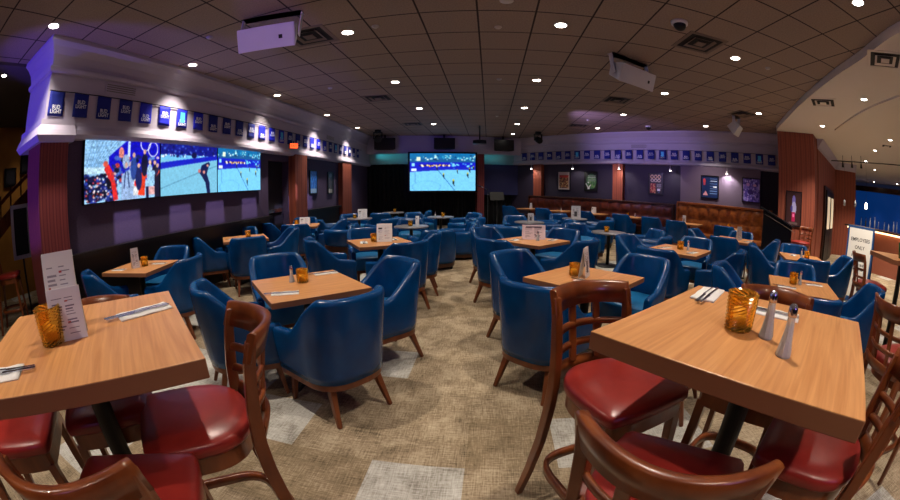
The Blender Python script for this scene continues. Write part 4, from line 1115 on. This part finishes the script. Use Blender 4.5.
def stage_speaker(l, s, n, W=.75, H=.4):
    x, y = bpt(s, n); t = thing('stage_loudspeaker', l, 'loudspeaker', (x, y, 2.78), BROT, 'black loudspeakers above the stage')
    MB().prism([(-W / 2, 0), (W / 2, 0), (W / 2 - .1, .32), (-W / 2 + .1, .32)], 0, H).build('cabinet', M['speaker_black'], t, .01)
    MB().box(-W / 2 + .02, -.012, .02, W / 2 - .02, 0, H - .02).build('grille', M['bezel'], t); MB().box(-.03, .14, H, .03, .2, CZ - 2.78).build('mount', M['black_metal'], t)
stage_speaker('black loudspeaker on the stage valance, left one', .52, .36); stage_speaker('black loudspeaker on the stage valance above the big screen', 2.6, .36); stage_speaker('black loudspeaker on the stage valance right of the projector', 4.75, .36)
def stage_light(l, x, y):
    t = thing('stage_light', l, 'stage light', (x, y, CZ), 0.4, 'black moving stage lights')
    MB().lathe([(.1, -.09), (.1, 0)], 16).build('base', M['speaker_black'], t)
    g = MB(); g.bar((-.13, 0, -.08), (-.13, 0, -.3), .03, .06, up=(0, 1, 0)); g.bar((.13, 0, -.08), (.13, 0, -.3), .03, .06, up=(0, 1, 0)); g.box(-.145, -.04, -.1, .145, .04, -.075); g.build('yoke', M['speaker_black'], t)
    MB().tube([(0, .12, -.22), (0, .04, -.25), (0, -.1, -.31), (0, -.14, -.33)], [.07, .1, .11, .09], 16).build('head', M['speaker_black'], t)
stage_light('black moving stage light near the left valance corner', -3.49, 11.86); stage_light('black moving stage light right of the projector', 1.62, 12.6)
t = thing('projector', 'projector hanging on a black pole before the rear stage wall', 'projector', (-.27, 11.6, CZ), 0)
MB().lathe([(.02, -.42), (.02, 0)], 12).build('pole', M['black_metal'], t); MB().box(-.2, -.16, -.56, .2, .16, -.46).build('body', M['bezel'], t, .015)
MB().tube([(.1, -.14, -.51), (.1, -.2, -.51)], .045, 16).build('lens_barrel', M['black_metal'], t)
g = MB(); [g.bar((0, 0, -.43), (sx * .17, sy * .12, -.46), .02, .015) for sx in (-1, 1) for sy in (-1, 1)]; g.build('mount', M['black_metal'], t)

# pendant spots over the banquettes
LW = (1, .93, .86)
for i, s_ in enumerate((.69, 2.45, 4.18, 5.9, 7.68)):
    x, y = dpt(s_, .16); t = thing('pendant_spot', f'small bright pendant spot below the diagonal valance, {ords[i]} from left', 'pendant light', (x, y, 2.12), 0, 'pendant spots')
    MB().tube([(0, 0, .06), (0, 0, .45), tuple(Vector((-DN.x * .2, -DN.y * .2, .45)))], .006, 8).build('stem', M['white_plastic'], t)
    MB().lathe([(.02, .07), (.03, .05), (.045, 0), (.042, 0), (.028, .045), (0, .05)], 18).build('shade', M['white_plastic'], t)
    MB().lathe([(0, -.012), (.025, -.006), (.036, .006), (0, .012)], 16).build('bulb', M['lamp_glow'], t)
    l = bpy.data.lights.new('pendant_lamp', 'SPOT'); l.energy = 22 if i == 4 else 7; l.spot_size = R(125); l.spot_blend = .5; l.shadow_soft_size = .03; l.color = LW
    o = bpy.data.objects.new('pendant_lamp', l); COL.objects.link(o); o.location = (x, y, 2.10)
    aim = Vector((*dpt(s_, -.5), 1.0)); o.rotation_euler = (aim - o.location).to_track_quat('-Z', 'Y').to_euler()

# ------------------------------------------------------------------ stage gear (dim)
def bx(name, label, cat, parts, loc, rot=0, group=None):
    t = thing(name, label, cat, loc, R(rot), group)
    for n_, m_, b in parts: MB().box(*b).build(n_, m_, t, .008)
    return t
x, y = bpt(4.15, .35)
t = thing('microphone_stand', 'thin black microphone stand in front of the dark stage', 'stand', (x, y, 0))
MB().lathe([(.0, 0), (.13, 0), (.13, .02), (.012, .03), (.01, 1.4), (0, 1.4)], 16).build('pole', M['black_metal'], t); MB().tube([(0, 0, 1.35), (-.35, -.05, 1.5)], .01, 8).build('boom', M['steel'], t); MB().tube([(-.35, -.05, 1.5), (-.45, -.06, 1.52)], .022, 10).build('microphone', M['bezel'], t)
x, y = bpt(4.55, .1)
t = thing('music_stand', 'dark blue music desk on a stand by the stage', 'stand', (x, y, 0), BROT)
MB().lathe([(0, 0), (.16, 0), (.16, .02), (.014, .03), (.012, 1.0), (0, 1.0)], 14).build('pole', M['black_metal'], t); g = MB(); g.T = Matrix.Translation((0, 0, 1.1)) @ Matrix.Rotation(R(-25), 4, 'X'); g.box(-.26, -.01, -.15, .26, .01, .18); g.build('desk', M['speaker_black'], t)

# ------------------------------------------------------------------ black cabinet by the striped column
t = thing('sloped_cabinet', 'black cabinet with sloping lid between the banquette and striped column', 'cabinet', (6.28, 6.62, 0), math.atan2(-.707, .707))
n = [(-.25, 0), (.52, 0), (.52, 1.0), (-.25, 1.30)]
def xz_prism(poly, y0, y1, name, m, par):
    k = len(poly); vs = [(x, y0, z) for x, z in poly] + [(x, y1, z) for x, z in poly]
    g = MB(); g.add(vs, [tuple(range(k)), tuple(reversed(range(k, 2 * k)))] + [(i, i + k, (i + 1) % k + k, (i + 1) % k) for i in range(k)]); return g.build(name, m, par, .006)
xz_prism(n, 0, .45, 'body', mat('black_lacquer', (9, 9, 11), .3), t)
xz_prism([(-.32, 1.33), (.58, .98), (.58, 1.0), (-.32, 1.36)], -.03, .47, 'lid', mat('black_lid', (20, 20, 24), .25), t)
xz_prism([(-.2, 1.2), (.6, .885), (.6, .895), (-.2, 1.212)], -.012, 0, 'edge_strip', M['steel'], t)

# ------------------------------------------------------------------ standing sign
t = thing('standing_sign', 'white standing sign reading EMPLOYEES ONLY with blue edge, behind a bar stool', 'sign', (6.5, 3.98, 0), R(-68))
for s_, nm in ((-1, 'front_board'), (1, 'rear_board')):
    g = MB(); g.T = Matrix.Translation((0, s_ * .19, 0)) @ Matrix.Rotation(R(-7 * s_ * -1) * -1, 4, 'X'); 
    g.T = Matrix.Translation((0, s_ * .2, 0.02)) @ Matrix.Rotation(R(8.5) * (-1 if s_ < 0 else 1), 4, 'X')
    g.box(-.31, -.015, 0, .31, .015, 1.26); g.build(nm, M['sign_blue'], t, .004)
    if s_ < 0:
        c = MB(); c.T = g.T; c.box(-.27, -.019, .08, .27, -.0155, 1.22); face = c.build('poster_face', M['sign_white'], t)
        piv = g.T
        for txt, z, sz in (('EMPLOYEES', 1.03, .085), ('ONLY', .9, .085)):
            o = text_mesh('lettering', txt, sz, M['sign_ink'], face, (0, 0, 0)); o.matrix_local = piv @ Matrix.Translation((0, -.0205, z)) @ Matrix.Rotation(R(90), 4, 'X')
        pp = Pic(84, 70, (226, 222, 214)); r = random.Random(4)
        for z, w in ((.84, .66), (.64, .46), (.43, .8), (.22, .72)):
            xx = .5 - w / 2
            while xx < .5 + w / 2 - .04:
                e = xx + r.uniform(.03, .05); pp.rect(xx, z - .055, e, z + .055, (70, 64, 62)); xx = e + (.02 if r.random() < .75 else .06)
        o = pic_panel('small_print', pp, .5, .36, M['menu'], face); o.matrix_local = piv @ Matrix.Translation((0, -.0203, .46))
MB().box(-.28, -.14, .32, .28, .14, .34).build('spreader', M['black_metal'], t)

# ------------------------------------------------------------------ bar at the far right
t = thing('bar_counter', 'long bar counter with lit top edge at far right behind the sign', 'bar', (0, 0, 0))
P0, P1 = Vector((10.6, 7.1)), Vector((11.2, 3.2)); d_ = (P1 - P0).normalized(); nn = Vector((-d_.y, d_.x))
if nn.x < 0: nn = -nn
def barp(s, n): p = P0 + d_ * s + nn * n; return (p.x, p.y)
MB().prism([barp(0, 0), barp(5, 0), barp(5, .6), barp(0, .6)], 0, 1.08).build('front_panel', M['terracotta'], t)
MB().prism([barp(-.1, -.15), barp(5.1, -.15), barp(5.1, .75), barp(-.1, .75)], 1.13, 1.18).build('counter_top', M['dark_wood'], t, .006)
MB().prism([barp(0, -.1), barp(5, -.1), barp(5, .5), barp(0, .5)], 1.085, 1.125).build('light_strip', M['bar_top_glow'], t)
t = thing('back_bar', 'blue backlit bar wall at far right beyond the counter', 'bar', (0, 0, 0))
MB().prism([barp(-6, 9.2), barp(8, 9.2), barp(8, 9.4), barp(-6, 9.4)], .6, 2.75).build('blue_panel', M['bar_blue'], t)
MB().prism([barp(-6, 9.1), barp(8, 9.1), barp(8, 9.4), barp(-6, 9.4)], 2.75, 3.0).build('header', M['dark_wood'], t)
MB().prism([barp(-6, 8.6), barp(8, 8.6), barp(8, 9.1), barp(-6, 9.1)], 0, 1.0).build('counter', M['dark_wood'], t)
r = random.Random(9)
for i in range(16):
    s_ = -3.2 + i * .32 + r.uniform(-.05, .05); h = r.uniform(.35, .6)
    x, y = barp(s_, 8.85 + r.uniform(-.08, .08))
    o = thing('bottle', 'glass bottle standing on the blue back bar counter', 'bottle', (x, y, 1.0), 0, 'bottles on the back bar')
    q = r.choice(['clear', 'steel', 'amber', 'white_plastic'])
    MB().lathe([(0, 0), (.04, 0), (.042, .01), (.042, h * .6), (.016, h * .75), (.014, h), (0, h)], 12).build('glass_body', M[q], o)
    MB().lathe([(.016, h - .03), (.016, h + .012), (0, h + .014)], 10).build('cap', M['bezel'], o)
for s_, q_ in ((-2.2, 'left'), (-.6, 'middle'), (1.0, 'right')):
    x, y = barp(s_, 8.4); downlight(x, y, 3.2, f'added downlight over the back bar bottles, {q_} of three', energy=120, size=70)  # lamps added to brighten the bottles
for i, (s_, n_) in enumerate(((-.8, 1.2), (-.3, 1.2), (.2, 1.2))):
    x, y = barp(s_, n_); t = thing('bar_pendant', f'slim hanging pendant over the bar, {ords[i]} from left', 'pendant light', (x, y, 1.7), 0, 'pendants over the bar')
    MB().lathe([(.003, .2), (.003, 1.48)], 6).build('cord', M['black_metal'], t); MB().lathe([(0, 0), (.05, .02), (.04, .16), (.01, .2)], 14).build('shade', M['lamp_glow_left'] if i == 2 else M['clear'], t)
MB_ = thing('track_rail', 'dark metal track with small spot heads over the bar', 'light', (0, 0, 3.02))
g = MB(); g.tube([(*barp(-2.2, .6), 0), (*barp(-1.2, .3), .0), (*barp(.3, .5), 0), (*barp(2, .6), 0)], .015, 8); g.build('rail', M['black_metal'], MB_)
for s_ in (-2.0, -.5, -.1, .3): x, y = barp(s_, .45); MB().tube([(x, y, .0), (x, y, -.18)], [.015, .05], 10).build('spot_head', M['black_metal'], MB_); MB().tube([(x, y, .0), (x, y, .18)], .008, 6).build('drop_rod', M['black_metal'], MB_)
t = thing('green_caddy', 'green plastic caddy on the bar-height table at right edge', 'caddy', (4.50, 1.98, ZB), .3)
MB().lathe([(0, 0), (.07, 0), (.085, .16), (.08, .16), (.066, .01), (0, .01)], 20).build('bucket', M['green_plastic'], t)
for i, (a, h) in enumerate(((0, .26), (2.1, .24), (4.2, .28))): MB().lathe([(0, .012), (.02, .012), (.02, h * .7), (.009, h * .85), (.009, h), (0, h)], 10, (.035 * math.cos(a), .035 * math.sin(a), 0)).build('bottle', M['green_plastic'] if i else M['red_vinyl'], t)

# ------------------------------------------------------------------ dim corridor on the far left
t = thing('stair_rail', 'dark wooden stair stringer and rail climbing in the left corridor', 'stairs', (-7.6, 0, 0))
MB().bar((0, .6, .58), (0, 4.0, 2.75), .08, .24, up=(0, 0, 1)).build('stringer', M['stool_wood'], t); MB().bar((0, .6, 1.0), (0, 4.0, 3.1), .07, .07).build('handrail', M['stool_wood'], t)
g = MB()
for i in range(12): y = .8 + i * .26; z = .6 + (y - .6) * .63; g.bar((0, y, z), (0, y, z + .5), .03, .03)
g.build('balusters', M['dark_wood'], t)
def wallpic(l, y, z, W, H, m):
    t = thing('framed_picture', l, 'picture', (-8.585, y, z), R(90), 'pictures in the left corridor')
    MB().box(-W / 2, -.03, 0, W / 2, 0, H).build('frame', m, t); MB().box(-W / 2 + .05, -.035, .05, W / 2 - .05, -.03, H - .05).build('print', M['dark_wall'], t)
wallpic('small dark picture on the ochre wall beyond the left column', 2.35, 2.1, .34, .36, M['bezel']); wallpic('second dark picture on the ochre wall, nearer the column', 2.78, 2.32, .3, .4, M['bezel'])
t = thing('notice_frame', 'white framed notice board low in the dim left corridor', 'picture', (-6.5, 1.99, .86), R(72))
MB().box(-.2, -.02, 0, .2, .02, .8).build('frame', M['white_paint'], t, .004); MB().box(-.14, -.026, .06, .14, -.02, .74).build('print', M['dark_wall'], t); MB().box(-.02, .0, -.85, .02, .03, 0).build('post', M['black_metal'], t); MB().box(-.2, -.12, -.85, .2, .14, -.83).build('foot', M['black_metal'], t)
place(stool, -6.0, 1.5, 60, 'dim wooden bar stool in the left corridor beside the column', GS)

# ------------------------------------------------------------------ coloured and ambient light
def area(name, loc, aim, energy, col, sx, sy=None):
    l = bpy.data.lights.new(name, 'AREA'); l.energy = energy; l.color = col; l.size = sx
    if sy: l.shape = 'RECTANGLE'; l.size_y = sy
    o = bpy.data.objects.new(name, l); COL.objects.link(o); o.location = loc
    o.rotation_euler = (Vector(aim) - Vector(loc)).to_track_quat('-Z', 'Y').to_euler(); return o
def spot(name, loc, aim, energy, col, size, blend=.3, r=.05):
    l = bpy.data.lights.new(name, 'SPOT'); l.energy = energy; l.color = col; l.spot_size = R(size); l.spot_blend = blend; l.shadow_soft_size = r
    o = bpy.data.objects.new(name, l); COL.objects.link(o); o.location = loc
    o.rotation_euler = (Vector(aim) - Vector(loc)).to_track_quat('-Z', 'Y').to_euler(); return o
spot('unseen_blue_lamp', (-4.7, -2.8, 1.2), (-4.7, 1.6, 2.3), 620, (.14, .07, 1), 34)  # unseen lamp added behind the camera to turn the valance end blue
spot('unseen_violet_lamp', (-1.0, -2.8, 1.6), (-2.15, 3.2, 3.06), 420, (.45, .25, 1), 9)  # unseen narrow spot added to tint the left loudspeaker
area('added_violet_fill', (1.5, -2.8, 2.5), (2.2, 6, 3.0), 14, (.5, .3, 1), .8)  # unseen fill added behind the camera for a violet cast
spot('added_valance_tint', (1.4, 8.3, 2.75), (4.5, 11.0, 2.85), 260, (.55, .4, 1), 66, .9)  # spot without a fixture, added to tint the diagonal valance
# added spots without fixtures, masked to lay lit patches below the screens
def framed_spot(y):
    l = bpy.data.lights.new('added_patch_lamp', 'SPOT'); l.energy = 300; l.spot_size = R(24); l.spot_blend = .0; l.color = (.82, .68, 1); l.shadow_soft_size = .01
    l.use_nodes = True; N = l.node_tree.nodes; L = l.node_tree.links; em = [n for n in N if n.type == 'EMISSION'][0]
    tc = N.new('ShaderNodeTexCoord'); sx = N.new('ShaderNodeSeparateXYZ'); L.new(tc.outputs['Normal'], sx.inputs[0])
    outs = []
    for ax, half in ((0, .098), (1, .043)):
        d = N.new('ShaderNodeMath'); d.operation = 'DIVIDE'; L.new(sx.outputs[ax], d.inputs[0]); L.new(sx.outputs[2], d.inputs[1])
        q = N.new('ShaderNodeMath'); q.operation = 'ABSOLUTE'; L.new(d.outputs[0], q.inputs[0])
        m = N.new('ShaderNodeMapRange'); m.inputs['From Min'].default_value = half * 1.12; m.inputs['From Max'].default_value = half * .88; L.new(q.outputs[0], m.inputs['Value']); outs.append(m)
    mu = N.new('ShaderNodeMath'); mu.operation = 'MULTIPLY'; L.new(outs[0].outputs[0], mu.inputs[0]); L.new(outs[1].outputs[0], mu.inputs[1])
    L.new(mu.outputs[0], em.inputs['Strength'])
    o = bpy.data.objects.new('added_patch_lamp', l); COL.objects.link(o); o.location = (-2.9, y, 3.22)
    o.rotation_euler = (Vector((-4.4, y, 1.16)) - o.location).to_track_quat('-Z', 'Y').to_euler()
for y in (3.09, 4.19, 5.06, 6.12, 7.6, 8.7): framed_spot(y)
x, y = bpt(2.6, -.1)
for s_ in (.8, 4.3):
    x, y = bpt(s_, -.2); area('teal_stage_lamp', (x, y, 2.62), (x + .02, y - .35 * 0 + .4, 2.5), .7, (.1, .8, .9), 1.2, .1)
W = bpy.data.worlds.new('world'); SC.world = W; W.use_nodes = True
SC.cycles.diffuse_bounces = 2; SC.cycles.max_bounces = 8
W.node_tree.nodes['Background'].inputs[0].default_value = (.012, .011, .016, 1)
vs = SC.view_settings; vs.view_transform = 'Standard'; vs.look = 'None'; vs.exposure = .12; vs.gamma = 1
vs.use_curve_mapping = False
